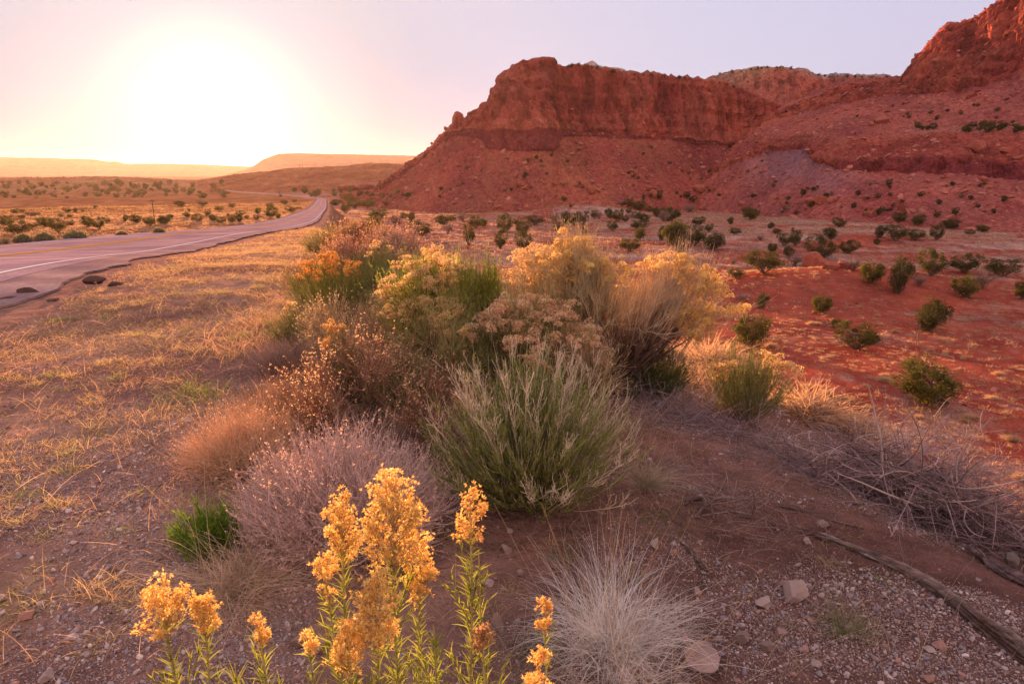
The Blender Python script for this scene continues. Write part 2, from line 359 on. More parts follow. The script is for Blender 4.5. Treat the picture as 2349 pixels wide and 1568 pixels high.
CL = dict(cliffA=(.38, .088, .070), cliffB=(.22, .048, .050), cliffC=(.46, .14, .10), talA=(.38, .095, .082), talB=(.27, .062, .064), mar=(.22, .05, .06), pale=(.50, .33, .27), top=(.42, .24, .18), lil=(.40, .24, .26))
def tri(a, b, c, t):
    t = np.clip(t, 0, 1); return np.where(t[:, None] < .5, lerp3(a, b, np.clip(t * 2, 0, 1)), lerp3(b, c, np.clip(t * 2 - 1, 0, 1)))
def col_m1(P, w, K, big, flute, crack, fine, gul, strat, px, T):
    cl = tri(CL['cliffB'], CL['cliffA'], CL['cliffC'], .5 + .55 * big + .25 * flute + .2 * strat)
    cl = lerp3(cl, (.12, .035, .03), np.clip(crack, 0, 1) * .2)
    ta = tri(CL['talB'], CL['talA'], (.42, .15, .09), .5 + .5 * gul + .45 * fine)
    ta = lerp3(ta, CL['mar'], np.clip(sstep(1350, 1750, px) * .7 * sstep(.3, .9, T) * (K <= 1), 0, 1))
    C = lerp3(ta, cl, sstep(.2, .8, w))
    C = lerp3(C, CL['mar'], .85 * (K == 1) * 1.0)
    return lerp3(C, CL['top'], .6 * (K >= 3) * 1.0)
M1_low = [(780, 440, 700), (870, 434, 520), (900, 420, 476), (960, 378, 452), (1000, 340, 440), (1045, 310, 433), (1100, 318, 420), (1122, 345, 402), (1265, 352, 402), (1285, 318, 420), (1353, 316, 438), (1450, 324, 452), (1529, 324, 468), (1600, 335, 488), (1700, 340, 518), (1800, 340, 555), (1950, 335, 620)]
M1_foot = [(780, 438, 705), (870, 432, 524), (900, 417, 480), (960, 374, 455), (1000, 336, 443), (1045, 302, 436), (1100, 296, 424), (1122, 300, 408), (1265, 299, 408), (1285, 302, 424), (1353, 308, 441), (1450, 316, 456), (1529, 316, 472), (1600, 328, 492), (1700, 333, 522), (1800, 333, 560), (1950, 330, 625)]
M1_top = [(780, 435, 720), (870, 430, 545), (900, 414, 486), (930, 392, 474), (960, 369, 462), (990, 342, 456), (1000, 331, 452), (1010, 318, 450), (1026, 305, 448), (1038, 290, 447), (1043, 289, 447), (1046, 266, 447), (1051, 262, 447), (1056, 268, 446), (1061, 282, 446), (1075, 270, 445), (1100, 256, 440), (1110, 252, 438), (1114, 245, 437), (1122, 246, 436), (1127, 240, 435), (1135, 212, 434), (1150, 178, 434), (1180, 153, 436), (1200, 139, 438), (1225, 138, 439), (1240, 136, 440), (1262, 134, 441), (1272, 137, 442), (1277, 152, 446), (1300, 153, 452), (1345, 150, 457), (1400, 165, 466), (1450, 172, 476), (1520, 176, 490), (1600, 183, 510), (1660, 192, 530), (1700, 206, 545), (1740, 226, 560), (1790, 243, 585), (1820, 266, 598), (1860, 290, 610), (1950, 305, 640)]
M1_base = [(780, None, 560, -25), (870, None, 440, -23), (960, None, 385, -22), (1100, None, 362, -21), (1300, None, 365, -21), (1450, None, 375, -21), (1600, None, 405, -21.5), (1700, None, 430, -22), (1950, None, 520, -23)]
mesa1 = loft('mesa_hill', 780, 1950, 760, [M1_base, M1_low, M1_foot, M1_top], [150, 26, 150], ['talus', 'ledge', 'cliff'], [(60, 2), (220, -6), (420, -999)], sm=[25, 9, 9, 3], seed=100, colfn=col_m1)

def col_m1b(P, w, K, big, flute, crack, fine, gul, strat, px, T): return tri((.36, .28, .25), (.5, .42, .38), (.6, .52, .47), .5 + .5 * big + .4 * fine)
mb_top = [(1290, 175, 600), (1320, 162, 600), (1340, 150, 600), (1350, 147, 600), (1357, 142, 600), (1366, 146, 600), (1374, 152, 600), (1385, 155, 600), (1410, 157, 600), (1420, 159, 600), (1428, 161, 600), (1440, 168, 600), (1460, 176, 600), (1500, 184, 600)]
mb_base = [(1290, 240, 560), (1500, 240, 560)]
loft('pale_rock_hill', 1290, 1500, 120, [mb_base, mb_top], [50], ['cliff'], [(60, 2), (160, -999)], sm=[3, 2], seed=140, colfn=col_m1b, amp=.5)

def col_m2(P, w, K, big, flute, crack, fine, gul, strat, px, T):
    t = (P[:, 2] - 40) / 90
    n = .5 + .45 * flute + .3 * big
    cl = tri((.30, .085, .075), (.42, .14, .11), (.48, .19, .14), n); be = tri((.38, .21, .14), (.46, .28, .19), (.52, .34, .25), n)
    C = lerp3(cl, be, sstep(.45, .8, t + .12 * big + .25 * sstep(1850, 1640, px) - .1)); C = lerp3(C, (.58, .50, .47), .8 * (K == 1) * sstep(.86, .97, T) * sstep(1800, 1900, px))
    ta = tri((.34, .12, .08), (.40, .17, .10), (.44, .2, .13), .5 + .5 * gul)
    return np.where((K == 0)[:, None], ta, np.where((K >= 2)[:, None], np.array([.34, .20, .15]), C))
m2_top = [(1480, 200, 740), (1560, 192, 740), (1615, 183, 740), (1640, 172, 738), (1700, 163, 735), (1760, 155, 730), (1800, 155, 730), (1830, 160, 732), (1860, 170, 735), (1900, 175, 738), (1950, 176, 742), (2080, 177, 750), (2400, 182, 760)]
m2_foot = [(1480, 290, 690), (1700, 300, 690), (1800, 300, 690), (1950, 270, 700), (2400, 270, 720)]
m2_base = [(1480, None, 600, -10), (1800, None, 600, 0), (2400, None, 600, 5)]
loft('mesa_back_hill', 1480, 2400, 520, [m2_base, m2_foot, m2_top], [50, 130], ['talus', 'cliff'], [(70, 1), (300, -8), (500, -999)], sm=[9, 9, 7], seed=180, colfn=col_m2)

def col_m3(P, w, K, big, flute, crack, fine, gul, strat, px, T):
    cl = tri((.19, .036, .038), (.34, .070, .055), (.43, .12, .08), .5 + .55 * big + .3 * flute + .15 * strat)
    cl = lerp3(cl, (.10, .025, .02), np.clip(crack, 0, 1) * .2)
    ta = tri((.28, .060, .064), (.38, .095, .082), (.46, .15, .12), .5 + .5 * gul + .5 * fine)
    ta = lerp3(ta, CL['lil'], .75 * np.exp(-((px - 1830) / 110) ** 2) * sstep(.25, .8, T) * (K == 0) * (.6 + .4 * np.clip(gul + .5, 0, 1)))
    C = lerp3(ta, cl, sstep(.3, .8, w)); C = lerp3(C, CL['mar'], .8 * (K == 1) * sstep(1850, 2000, px))
    C = lerp3(C, (.45, .24, .18), .5 * (K == 3) * sstep(2050, 2150, px))
    return C
m3_base = [(1400, None, 480, -23), (1500, None, 440, -22), (1620, None, 405, -21.5), (1760, None, 345, -21), (1850, None, 312, -20.5), (1950, None, 285, -20), (2100, None, 258, -20), (2349, None, 238, -19.5), (2700, None, 230, -20), (3000, None, 240, -20)]
m3_lf = [(1400, 458, 500), (1500, 446, 472), (1620, 412, 446), (1760, 352, 420), (1850, 345, 385), (1880, 380, 352), (1950, 398, 332), (2050, 398, 322), (2200, 405, 306), (2349, 415, 296), (2700, 420, 290), (3000, 430, 292)]
m3_lt = [(1400, 456, 502), (1500, 444, 475), (1620, 408, 450), (1760, 345, 424), (1850, 338, 390), (1880, 366, 356), (1950, 372, 337), (2050, 366, 327), (2200, 366, 311), (2349, 374, 301), (2700, 378, 296), (3000, 390, 297)]
m3_bf = [(1400, 454, 505), (1500, 438, 485), (1620, 392, 470), (1760, 325, 445), (1850, 312, 405), (1950, 326, 370), (2050, 318, 355), (2150, 306, 345), (2349, 306, 330), (2700, 300, 322), (3000, 300, 330)]
m3_bb = [(1400, 452, 515), (1500, 432, 500), (1620, 378, 492), (1760, 305, 472), (1850, 290, 435), (1950, 298, 405), (2050, 296, 390), (2150, 294, 378), (2349, 291, 366), (2700, 280, 355), (3000, 280, 360)]
m3_cf = [(1400, 449, 530), (1500, 424, 520), (1620, 366, 520), (1760, 288, 520), (1850, 262, 505), (1950, 238, 485), (2050, 224, 472), (2085, 222, 462), (2120, 222, 452), (2200, 214, 432), (2300, 188, 412), (2349, 172, 402), (2500, 140, 390), (2700, 110, 380), (3000, 130, 380)]
m3_ct = [(1400, 446, 545), (1500, 420, 545), (1620, 360, 545), (1760, 275, 545), (1850, 234, 538), (1900, 215, 530), (1950, 203, 520), (2000, 195, 512), (2070, 192, 505), (2080, 178, 500), (2100, 150, 496), (2130, 110, 486), (2165, 70, 478), (2172, 62, 476), (2200, 60, 470), (2240, 44, 462), (2290, 8, 452), (2320, -20, 447), (2349, -55, 442), (2500, -240, 430), (2700, -380, 425), (3000, -300, 450)]
mesa3 = loft('mountain_hill', 1400, 3000, 860, [m3_base, m3_lf, m3_lt, m3_bf, m3_bb, m3_cf, m3_ct], [90, 16, 34, 14, 60, 150], ['talus', 'cliff', 'ledge', 'talus', 'talus', 'cliff'], [(60, 10), (200, 0), (420, -999)], sm=[25, 13, 13, 13, 13, 9, 3], seed=300, colfn=col_m3)

def col_far(a, b):
    def f(P, w, K, big, flute, crack, fine, gul, strat, px, T): return lerp3(a, b, np.clip(.5 + .5 * gul + .5 * strat * .5, 0, 1))
    return f
m6_top = [(400, 424, 1300), (460, 418, 1280), (540, 404, 1260), (620, 396, 1240), (650, 391, 1235), (700, 388, 1230), (760, 386, 1220), (800, 384, 1215), (830, 379, 1210), (850, 377, 1205), (870, 378, 1200), (920, 379, 1190), (960, 384, 1180), (1150, 392, 1150)]
m6_base = [(400, None, 1000, -30), (700, None, 860, -28), (1150, None, 800, -28)]
loft('ridge_hill', 400, 1150, 320, [m6_base, m6_top], [90], ['ledge'], [(150, 2), (400, -999)], sm=[9, 5], seed=500, colfn=col_far((.27, .085, .05), (.40, .16, .09)), amp=1.2)
m7_top = [(-900, 400, 1250), (-300, 404, 1250), (0, 413, 1250), (120, 411, 1250), (250, 411, 1250), (320, 413, 1250), (400, 418, 1250), (470, 424, 1280), (560, 432, 1300)]
m7_base = [(-900, None, 700, -27), (0, None, 780, -28), (560, None, 1000, -30)]
loft('low_hill', -900, 560, 420, [m7_base, m7_top], [70], ['soft'], [(250, -2), (700, -999)], sm=[9, 9], seed=540, colfn=col_far((.32, .13, .07), (.42, .22, .12)), amp=2.5)
m4_top = [(520, 400, 5200), (560, 392, 5200), (575, 385, 5200), (590, 376, 5200), (600, 368, 5200), (622, 359, 5200), (640, 353, 5200), (680, 352, 5200), (965, 358, 5300), (1100, 362, 5400)]
m4_base = [(520, None, 4600, -40), (1100, None, 4600, -40)]
m4_foot = [(520, 401, 4900), (590, 388, 4900), (640, 378, 4900), (1100, 380, 5000)]
loft('distant_mesa_hill', 520, 1100, 160, [m4_base, m4_foot, m4_top], [20, 30], ['talus', 'talus'], [(800, 0), (1500, -999)], mat=M_FAR, sm=[5, 5, 3], seed=600, colfn=col_far((.33, .15, .10), (.42, .22, .15)), amp=2)
m5_top = [(-900, 345, 8000), (-300, 356, 8000), (0, 361, 8000), (100, 363, 8000), (215, 366, 8000), (245, 372, 8000), (262, 371, 8000), (272, 371, 8000), (285, 377, 8200), (360, 376, 8200), (440, 377, 8400), (560, 382, 8600), (700, 386, 8600)]
m5_foot = [(-900, 392, 7000), (700, 397, 7600)]
m5_base = [(-900, None, 6300, -40), (700, None, 7000, -40)]
loft('far_plateau_hill', -900, 700, 220, [m5_base, m5_foot, m5_top], [14, 30], ['soft', 'talus'], [(1500, 0), (3000, -999)], mat=M_FAR, sm=[5, 5, 3], seed=640, colfn=col_far((.35, .17, .12), (.42, .24, .17)), amp=4)

# ------------------------------------------------------------------ picture point -> place on the land
def bvh_of(objs):
    V = []; F = []; n = 0
    for o in objs:
        me = o.data; a = np.empty(len(me.vertices) * 3, np.float32); me.vertices.foreach_get('co', a); V.append(a.reshape(-1, 3))
        f = np.empty(len(me.loops), np.int32); me.loops.foreach_get('vertex_index', f); F.append(f.reshape(-1, 4) + n); n += len(V[-1])
    return BVHTree.FromPolygons(np.concatenate(V).tolist(), np.concatenate(F).tolist())
BV = bvh_of([GROUND] + [o for o in S.objects if o.name.endswith('hill')])
def hit(px, py):
    r = ray(px, py); d = Vector(r).normalized(); h = BV.ray_cast(Vector((0, 0, CAMZ)), d)
    return h[0]
def drop(x, y):
    h = BV.ray_cast(Vector((x, y, 900)), Vector((0, 0, -1))); return h[0].z if h[0] else gz(x, y)

# ------------------------------------------------------------------ plant builders
RNG = np.random.default_rng(7)
def unit(v): return v / (np.linalg.norm(v, axis=-1, keepdims=True) + 1e-12)
def rdir(n, rng): return unit(rng.normal(size=(n, 3)))
def tubes(g, P, r0, r1, c0, c1, sides=3, cj=.12, rng=RNG):
    """P [n,k,3] centre lines -> thin tapering tubes"""
    n, k, _ = P.shape; T = unit(np.gradient(P, axis=1)); ref = unit(np.array([.31, .77, .2]) + .2 * rng.normal(size=(n, 1, 3)))
    A = unit(np.cross(T, ref)); B = np.cross(T, A)
    t = np.linspace(0, 1, k)[None, :, None]; r0 = np.broadcast_to(np.asarray(r0, float).reshape(-1, 1, 1), (n, 1, 1)); r1 = np.broadcast_to(np.asarray(r1, float).reshape(-1, 1, 1), (n, 1, 1))
    R = (r0 + (r1 - r0) * t)[:, :, None]
    an = np.arange(sides) * 2 * math.pi / sides
    V = P[:, :, None] + R * (A[:, :, None] * np.cos(an)[None, None, :, None] + B[:, :, None] * np.sin(an)[None, None, :, None])
    i = np.arange(n * k * sides).reshape(n, k, sides); j = np.roll(i, -1, 2)
    F = np.stack([i[:, :-1], j[:, :-1], j[:, 1:], i[:, 1:]], -1).reshape(-1, 4)
    c = (np.asarray(c0, float) * (1 - t) + np.asarray(c1, float) * t)[:, :, None] * (1 + cj * rng.normal(size=(n, 1, 1, 1)))
    g.add(V.reshape(-1, 3), F, np.clip(np.broadcast_to(c, V.shape), .01, 1).reshape(-1, 3))
def leaves(g, p, d, L, w, c, cj=.2, rng=RNG, droop=0.0, tipc=None):
    """diamond shaped leaf blades at p pointing along d"""
    n = len(p); L = np.broadcast_to(np.asarray(L, float), (n,))[:, None]; w = np.broadcast_to(np.asarray(w, float), (n,))[:, None]
    s = unit(np.cross(d, rdir(n, rng))); m = p + d * L * .45; tip = p + d * L; tip[:, 2] -= droop * L[:, 0]
    V = np.stack([p, m + s * w * .5, tip, m - s * w * .5], 1)
    cc = np.asarray(c, float); cc = np.broadcast_to(cc, (n, 3)) * (1 + cj * rng.normal(size=(n, 1)))
    C = np.repeat(cc[:, None], 4, 1).copy()
    if tipc is not None: C[:, 2] = np.asarray(tipc)
    g.add(V.reshape(-1, 3), np.arange(n * 4).reshape(n, 4), np.clip(C, .01, 1).reshape(-1, 3))
def blades(g, p, d, L, w, c0, c1, k=4, bend=.5, rng=RNG, cj=.15, curl=0.0):
    """long grass blades as flat tapering ribbons that bow over"""
    n = len(p); L = np.broadcast_to(np.asarray(L, float), (n,)); w = np.broadcast_to(np.asarray(w, float), (n,))
    h = d.copy(); h[:, 2] = 0; h = unit(h + .05 * rng.normal(size=(n, 3)) * [1, 1, 0]); bn = np.broadcast_to(np.asarray(bend, float), (n,)) * rng.uniform(.4, 1.4, n)
    t = np.linspace(0, 1, k + 1); side = unit(np.cross(d, rng.normal(size=(n, 3))))
    pts = []; q = p.copy(); dd = d.copy(); pts.append(q)
    cz = rng.normal(size=(n, 3)) * curl
    for i in range(k):
        q = q + dd * (L / k)[:, None]; pts.append(q)
        dd = unit(dd + h * (bn / k)[:, None] * 1.0 + np.array([0, 0, -1.0]) * (bn / k * (i + 1) / k * 1.6)[:, None] + cz / k)
        cz = cz + rng.normal(size=(n, 3)) * curl * .8
    P = np.stack(pts, 1); ww = (w[:, None] * (1 - t[None] ** 1.5 * .92))[..., None] * .5
    V = np.stack([P - side[:, None] * ww, P + side[:, None] * ww], 2)
    i = np.arange(n * (k + 1) * 2).reshape(n, k + 1, 2)
    F = np.stack([i[:, :-1, 0], i[:, :-1, 1], i[:, 1:, 1], i[:, 1:, 0]], -1).reshape(-1, 4)
    c0 = np.broadcast_to(np.asarray(c0, float), (n, 3)); c1 = np.broadcast_to(np.asarray(c1, float), (n, 3))
    C = (c0[:, None] * (1 - t[None, :, None]) + c1[:, None] * t[None, :, None]) * (1 + cj * rng.normal(size=(n, 1, 1)))
    g.add(V.reshape(-1, 3), F, np.clip(np.repeat(C[:, :, None], 2, 2), .01, 1).reshape(-1, 3))
def fan(n, h, rad, k=7, r0=.05, thmax=1.25, lean=(0, 0), wob=.03, power=.6, rng=RNG, lmin=.65, lmax=1.0, up=.3):
    """stems that rise and spread from one crown"""
    th = thmax * rng.uniform(0, 1, n) ** power; ph = rng.uniform(0, 2 * math.pi, n)
    ln = rng.uniform(lmin, lmax, n)
    tip = np.stack([np.sin(th) * np.cos(ph) * rad, np.sin(th) * np.sin(ph) * rad, np.cos(th) * h], 1) * ln[:, None]
    tip[:, 0] += lean[0] * ln; tip[:, 1] += lean[1] * ln
    b = rng.normal(size=(n, 3)) * r0 * [1, 1, 0]; b[:, 2] = -.03
    t = np.linspace(0, 1, k)[None, :, None]
    P = b[:, None] + (tip - b)[:, None] * np.concatenate([t ** (1 - up * .5), t ** (1 - up * .5), t ** (1 + up)], -1)
    w = rng.normal(size=(n, k, 3)) * wob * h; w = np.cumsum(w, 1) * .35; w[:, 0] = 0
    return P + w
def at_t(P, idx, t):
    k = P.shape[1] - 1; f = t * k; i = np.clip(f.astype(int), 0, k - 1); f = (f - i)[:, None]
    a = P[idx, i]; b = P[idx, i + 1]; return a * (1 - f) + b * f, unit(b - a)
def twigs(P, m, t0, t1, L, ang, k=4, rng=RNG, up=.3, wob=.0):
    n = len(P); idx = np.repeat(np.arange(n), m); t = rng.uniform(t0, t1, len(idx)); p, d = at_t(P, idx, t)
    dd = unit(d + rdir(len(idx), rng) * math.tan(ang) * rng.uniform(.6, 1.2, (len(idx), 1))); ln = L * rng.uniform(.5, 1.1, len(idx))
    s = np.linspace(0, 1, k)[None, :, None]; Q = p[:, None] + dd[:, None] * s * ln[:, None, None]; Q[..., 2] += up * (s[..., 0] ** 2) * ln[:, None]
    if wob: Q = Q + np.cumsum(rng.normal(size=Q.shape) * wob, 1) * (s > 0)
    return Q
def along(g, P, m, t0, t1, L, w, c, ang=.6, rng=RNG, **kw):
    idx = np.repeat(np.arange(len(P)), m); t = rng.uniform(t0, t1, len(idx)); p, d = at_t(P, idx, t)
    dd = unit(d + rdir(len(idx), rng) * math.tan(ang)); leaves(g, p, dd, L * rng.uniform(.6, 1.2, len(idx)), w, c, rng=rng, **kw)
def puffs(g, c, rad, m, fl, w, col, rng=RNG, spikes=3, flat=.75, cj=.15, dark=None):
    """flower heads: many tiny spiky florets on the upper side of a rounded cluster"""
    n = len(c); rad = np.broadcast_to(np.asarray(rad, float), (n,)); idx = np.repeat(np.arange(n), m)
    d = rdir(len(idx), rng); d[:, 2] = np.abs(d[:, 2]) * 1.15 - .25; d = unit(d)
    p = c[idx] + d * (rad[idx] * rng.uniform(.45, 1.0, len(idx)) ** .6)[:, None] * [1, 1, flat]
    cl = np.broadcast_to(np.asarray(col, float), (n, 3))[idx] * (1 + .13 * rng.normal(size=(len(idx), 1)))
    pi = np.repeat(p, spikes, 0); ci = np.repeat(cl, spikes, 0); di = unit(np.repeat(d, spikes, 0) * .8 + rdir(len(pi), rng) * .75)
    leaves(g, pi, di, fl * rng.uniform(.7, 1.2, len(pi)), w, ci, cj=cj, rng=rng)

GOLD = (.97, .66, .26); GOLD2 = (.95, .64, .32); PALEY = (.74, .52, .34); GRN = (.14, .19, .035); GRN2 = (.22, .24, .07); OLIVE = (.22, .19, .09)
TAN = (.50, .35, .21); STRAW = (.62, .46, .30); GREYP = (.34, .26, .25); BROWN = (.14, .075, .055); RUST = (.34, .17, .09)

def bush(name, label, cat, base, h, rad, n, *, stem=(OLIVE, GRN2), sr=(.003, .0012), lean=(0, 0), thmax=1.2, tw=3, twL=.25, twang=.5, twc=None,
         leaf=None, leafn=6, leafL=.03, leafw=.004, flowers=0, flc=GOLD2, flr=.05, flm=40, fll=.012, flw=.006, zmin=-1, seeds=0, seedc=PALEY, seedL=.008,
         wob=.03, power=.6, group=None, lmin=.65, up=.3, woody=0, seed=1, flower_filter=None, k=7, r0=.05, twwob=0.0, leaf_t=(.2, 1), fork=0, spires=0):
    rng = np.random.default_rng(seed); o = empty(name, base, label, cat, group)
    g = Geo(); P = fan(n, h, rad, k=k, lean=lean, thmax=thmax, wob=wob, power=power, rng=rng, lmin=lmin, up=up, r0=r0)
    if fork:                                        # a few woody limbs that fork and carry the stems
        Wd = fan(fork, h * .62, rad * .62, k=9, lean=(lean[0] * .58, lean[1] * .58), thmax=thmax, wob=.06, rng=rng, lmin=.7, r0=.03, up=.1)
        W2 = twigs(Wd, 3, .35, .8, h * .34, .4, k=6, rng=rng, up=.2, wob=.008)
        tubes(g, Wd, .020, .006, (.13, .07, .06), (.20, .13, .10), sides=5, rng=rng); tubes(g, W2, .009, .004, (.13, .07, .06), (.24, .16, .12), sides=4, rng=rng)
        W3 = np.concatenate([Wd[:, [0, 2, 3, 5, 7, 8]], W2]); ix = rng.integers(0, len(W3), n); tt = rng.uniform(.3, 1, n) ** .5; p0, d0 = at_t(W3, ix, tt); e0 = P[:, -1]
        s_ = np.linspace(0, 1, k)[None, :, None]; j = np.argsort(((p0[:, None, :2] * 1.5 - e0[None, ::1, :2]) ** 2).sum(-1) + rng.uniform(0, .25 * rad ** 2, (n, n)), 1)[:, :12]
        e1 = e0[j[np.arange(n), rng.integers(0, 12, n)]]; L0 = np.linalg.norm(e1 - p0, axis=1)[:, None, None]
        P = p0[:, None] * (1 - s_) + e1[:, None] * s_ + d0[:, None] * (s_ * (1 - s_)) * L0 * .5 + np.cumsum(rng.normal(size=(n, k, 3)) * .006, 1) * s_
    tubes(g, P, sr[0], sr[1], stem[0], stem[1], rng=rng)
    Q = P
    if tw:
        Q = twigs(P, tw, .35, .97, twL * h, twang, rng=rng, wob=twwob); tubes(g, Q, sr[1], sr[1] * .45, twc[0] if twc else stem[1], twc[1] if twc else stem[1], rng=rng)
    if woody:
        Wd = fan(woody, h * .62, rad * .62, k=8, lean=(lean[0] * .6, lean[1] * .6), thmax=thmax * .9, wob=.05, rng=rng, lmin=.7, r0=.03)
        tubes(g, Wd, .011, .003, BROWN, (.16, .10, .08), sides=5, rng=rng)
    if spires:                                      # bare branching seed stalks that overtop the bush
        Sp = fan(spires, h * 1.12, rad * 1.05, k=8, lean=lean, thmax=thmax, wob=.02, power=.6, rng=rng, lmin=.8, up=up, r0=r0); tubes(g, Sp[:, 3:], .0022, .0014, (.50, .42, .26), (.82, .68, .46), rng=rng)
        q = twigs(Sp, 9, .66, 1.0, .085, .55, k=3, rng=rng, up=.4); tubes(g, q, .0013, .0009, (.74, .60, .40), (.88, .74, .54), rng=rng); q2 = twigs(q, 3, .3, 1, .03, .7, k=3, rng=rng); tubes(g, q2, .001, .0007, (.8, .66, .46), (.92, .76, .54), rng=rng)
    gb = g
    if leaf is not None:
        g = Geo(); 
        for c, m in leaf: along(g, Q, m, leaf_t[0], leaf_t[1], leafL, leafw, c, rng=rng, ang=.5)
        build('foliage', g, M_LEAF, o)
    if seeds:
        g = Geo(); idx = rng.integers(0, len(Q), seeds); p, d = at_t(Q, idx, rng.uniform(.6, 1, seeds))
        pi = np.repeat(p, 3, 0); leaves(g, pi, rdir(len(pi), rng), seedL, seedL * .6, seedc, rng=rng, cj=.25); build('seed_heads', g, M_FLOWER, o)
    if flowers:
        tips = P[:, -1]; sel = np.argsort(-(tips[:, 2] / h + .45 * rng.uniform(0, 1, len(tips))))
        if flower_filter is not None: sel = np.array([i for i in sel if flower_filter(tips[i] / [rad, rad, h])], int)
        want = max(6, int(flowers * .62)); keep = []
        for i in sel:                                # keep the heads apart so that each reads as its own cluster
            if all(((tips[i] - tips[j]) ** 2).sum() > (flr * 1.25) ** 2 for j in keep): keep.append(i)
            if len(keep) >= want: break
        c = tips[keep]; flr = flr * 1.12; flm = int(flm * 2.1)
        # every head is a corymb of a few small domes
        m = 5; cc = np.repeat(c, m, 0) + rng.normal(size=(len(c) * m, 3)) * flr * [.55, .55, .4]
        cr = flr * rng.uniform(.4, .8, len(cc)); colr = np.asarray(flc, float) * (1 + .12 * rng.normal(size=(len(cc), 1))) 
        g = Geo(); puffs(g, cc, cr, max(4, flm // m), fll, flw, colr, rng=rng); build('flower_heads', g, M_FLOWER, o)
        b = np.repeat(c, m, 0) - [0, 0, flr * 2.2]; t = np.linspace(0, 1, 3)[None, :, None]
        tubes(gb, b[:, None] * (1 - t) + cc[:, None] * t, .0012, .0008, stem[1], flc, rng=rng)
    build('branches', gb, M_STEM, o)
    return o
def H(px, py, dz=0.0):
    p = hit(px, py); return (p.x, p.y, p.z + dz)
RB = 'rabbitbrush growing along the road bank'

# ---- the row of bushes on the brow of the bank
bush('rabbitbrush', 'large domed bright green bush in the middle foreground, bare pale seed twigs on top', 'bush', H(1215, 1150), .80, .66, 560,
     stem=((.22, .16, .09), (.24, .26, .07)), tw=4, twL=.20, twang=.42, twc=((.34, .32, .12), (.66, .56, .36)), leaf=[((.20, .26, .045), 6), ((.30, .35, .06), 6), ((.46, .38, .18), 3)], leafL=.034, leafw=.003, flowers=9, flc=(.66, .46, .25), flr=.018, flm=30, fll=.008, flw=.004,
     seed=11, spires=85, power=.7, thmax=1.25, up=.2, leaf_t=(.05, .6), seeds=900, seedc=(.66, .52, .32), seedL=.007, wob=.022, sr=(.0032, .0014))
bush('rabbitbrush', 'bush covered in pinkish cream flower heads, behind the domed green bush', 'bush', H(1195, 930), .84, .82, 460, stem=((.24, .18, .10), (.28, .28, .10)), tw=3, twL=.2,
     leaf=[((.20, .23, .06), 3), ((.34, .28, .13), 3)], leafL=.035, leafw=.0035, flowers=130, flc=(.96, .64, .40), flr=.05, flm=130, fll=.011, flw=.006, fork=14, seed=12, power=.6, thmax=1.15, up=.25)
bush('rabbitbrush', 'tallest bush on the bank, upright stems topped by bright golden flower heads', 'bush', H(1320, 900), 1.22, .66, 560, stem=((.34, .24, .14), (.66, .52, .30)), tw=4, twL=.2, twang=.35,
     leaf=[((.36, .33, .12), 2), ((.44, .34, .18), 2)], leafL=.028, leafw=.0035, flowers=100, flc=GOLD, flr=.045, flm=110, fll=.011, flw=.006, fork=16, seed=13, power=.75, thmax=.9, up=.2, lean=(-.05, .1))
bush('rabbitbrush', 'wind leaned bush with dark twisted branches and golden heads on its right side', 'bush', H(1392, 905), 1.08, .68, 380, stem=((.30, .19, .12), (.72, .56, .38)), tw=5, twL=.22, twang=.3,
     leaf=[((.44, .32, .18), 2)], leafL=.022, leafw=.003, flowers=230, flc=GOLD, flr=.052, flm=100, fll=.011, flw=.006, fork=16, seed=14, power=.8, thmax=.95, lean=(.56, .1), flower_filter=lambda t: t[0] > .75 and t[2] > .25 or t[2] > .92, up=.25)
bush('rabbitbrush', 'green leaning bush with cream flower heads, left of the tallest golden bush', 'bush', H(1060, 880), .98, .72, 460, stem=((.28, .22, .10), (.36, .34, .10)), tw=4, twL=.2, twang=.35,
     leaf=[((.22, .27, .04), 4), ((.34, .36, .07), 4)], leafL=.04, leafw=.0045, flowers=90, flc=(.96, .64, .34), flr=.05, flm=100, fll=.011, flw=.006, fork=12, seed=15, power=.75, thmax=1.0, up=.2, lean=(-.24, .1), flower_filter=lambda t: t[0] < -.1)
bush('rabbitbrush', 'low dark green bush tucked under the wind leaned branches', 'bush', H(1475, 900), .42, .48, 380, stem=((.15, .11, .06), (.18, .20, .06)), tw=4, twL=.3, leaf=[((.12, .16, .045), 6), ((.2, .19, .08), 3)],
     leafL=.035, leafw=.004, seed=16, thmax=1.35)
bush('tall_grass', 'clump of tall pale upright stalks against the dark junipers', 'grass', H(1075, 830), 1.15, .55, 320, stem=((.36, .26, .16), (.60, .46, .30)), tw=2, twL=.12, twang=.2, sr=(.0028, .0016), seed=17, thmax=.6, power=.8,
     seeds=500, seedc=STRAW, seedL=.012, lmin=.5)
bush('rabbitbrush', 'slim bright green sprigs between the cream headed bushes', 'bush', H(1130, 850), 1.0, .16, 60, stem=((.2, .17, .07), (.25, .3, .04)), tw=5, twL=.2, twang=.35, leaf=[((.24, .34, .03), 9)], leafL=.04, leafw=.006, seed=18, thmax=.7)
bush('dry_bush', 'rusty twigged bush with pink tips near the road end of the row', 'bush', H(850, 690), .86, .85, 460, stem=((.20, .10, .07), (.52, .27, .17)), tw=6, twL=.22, sr=(.004, .0018), leaf=[((.5, .28, .18), 3)], leafL=.02, leafw=.009, fork=12, seed=19, thmax=1.1, seeds=2200, seedc=(.92, .58, .38), seedL=.014)
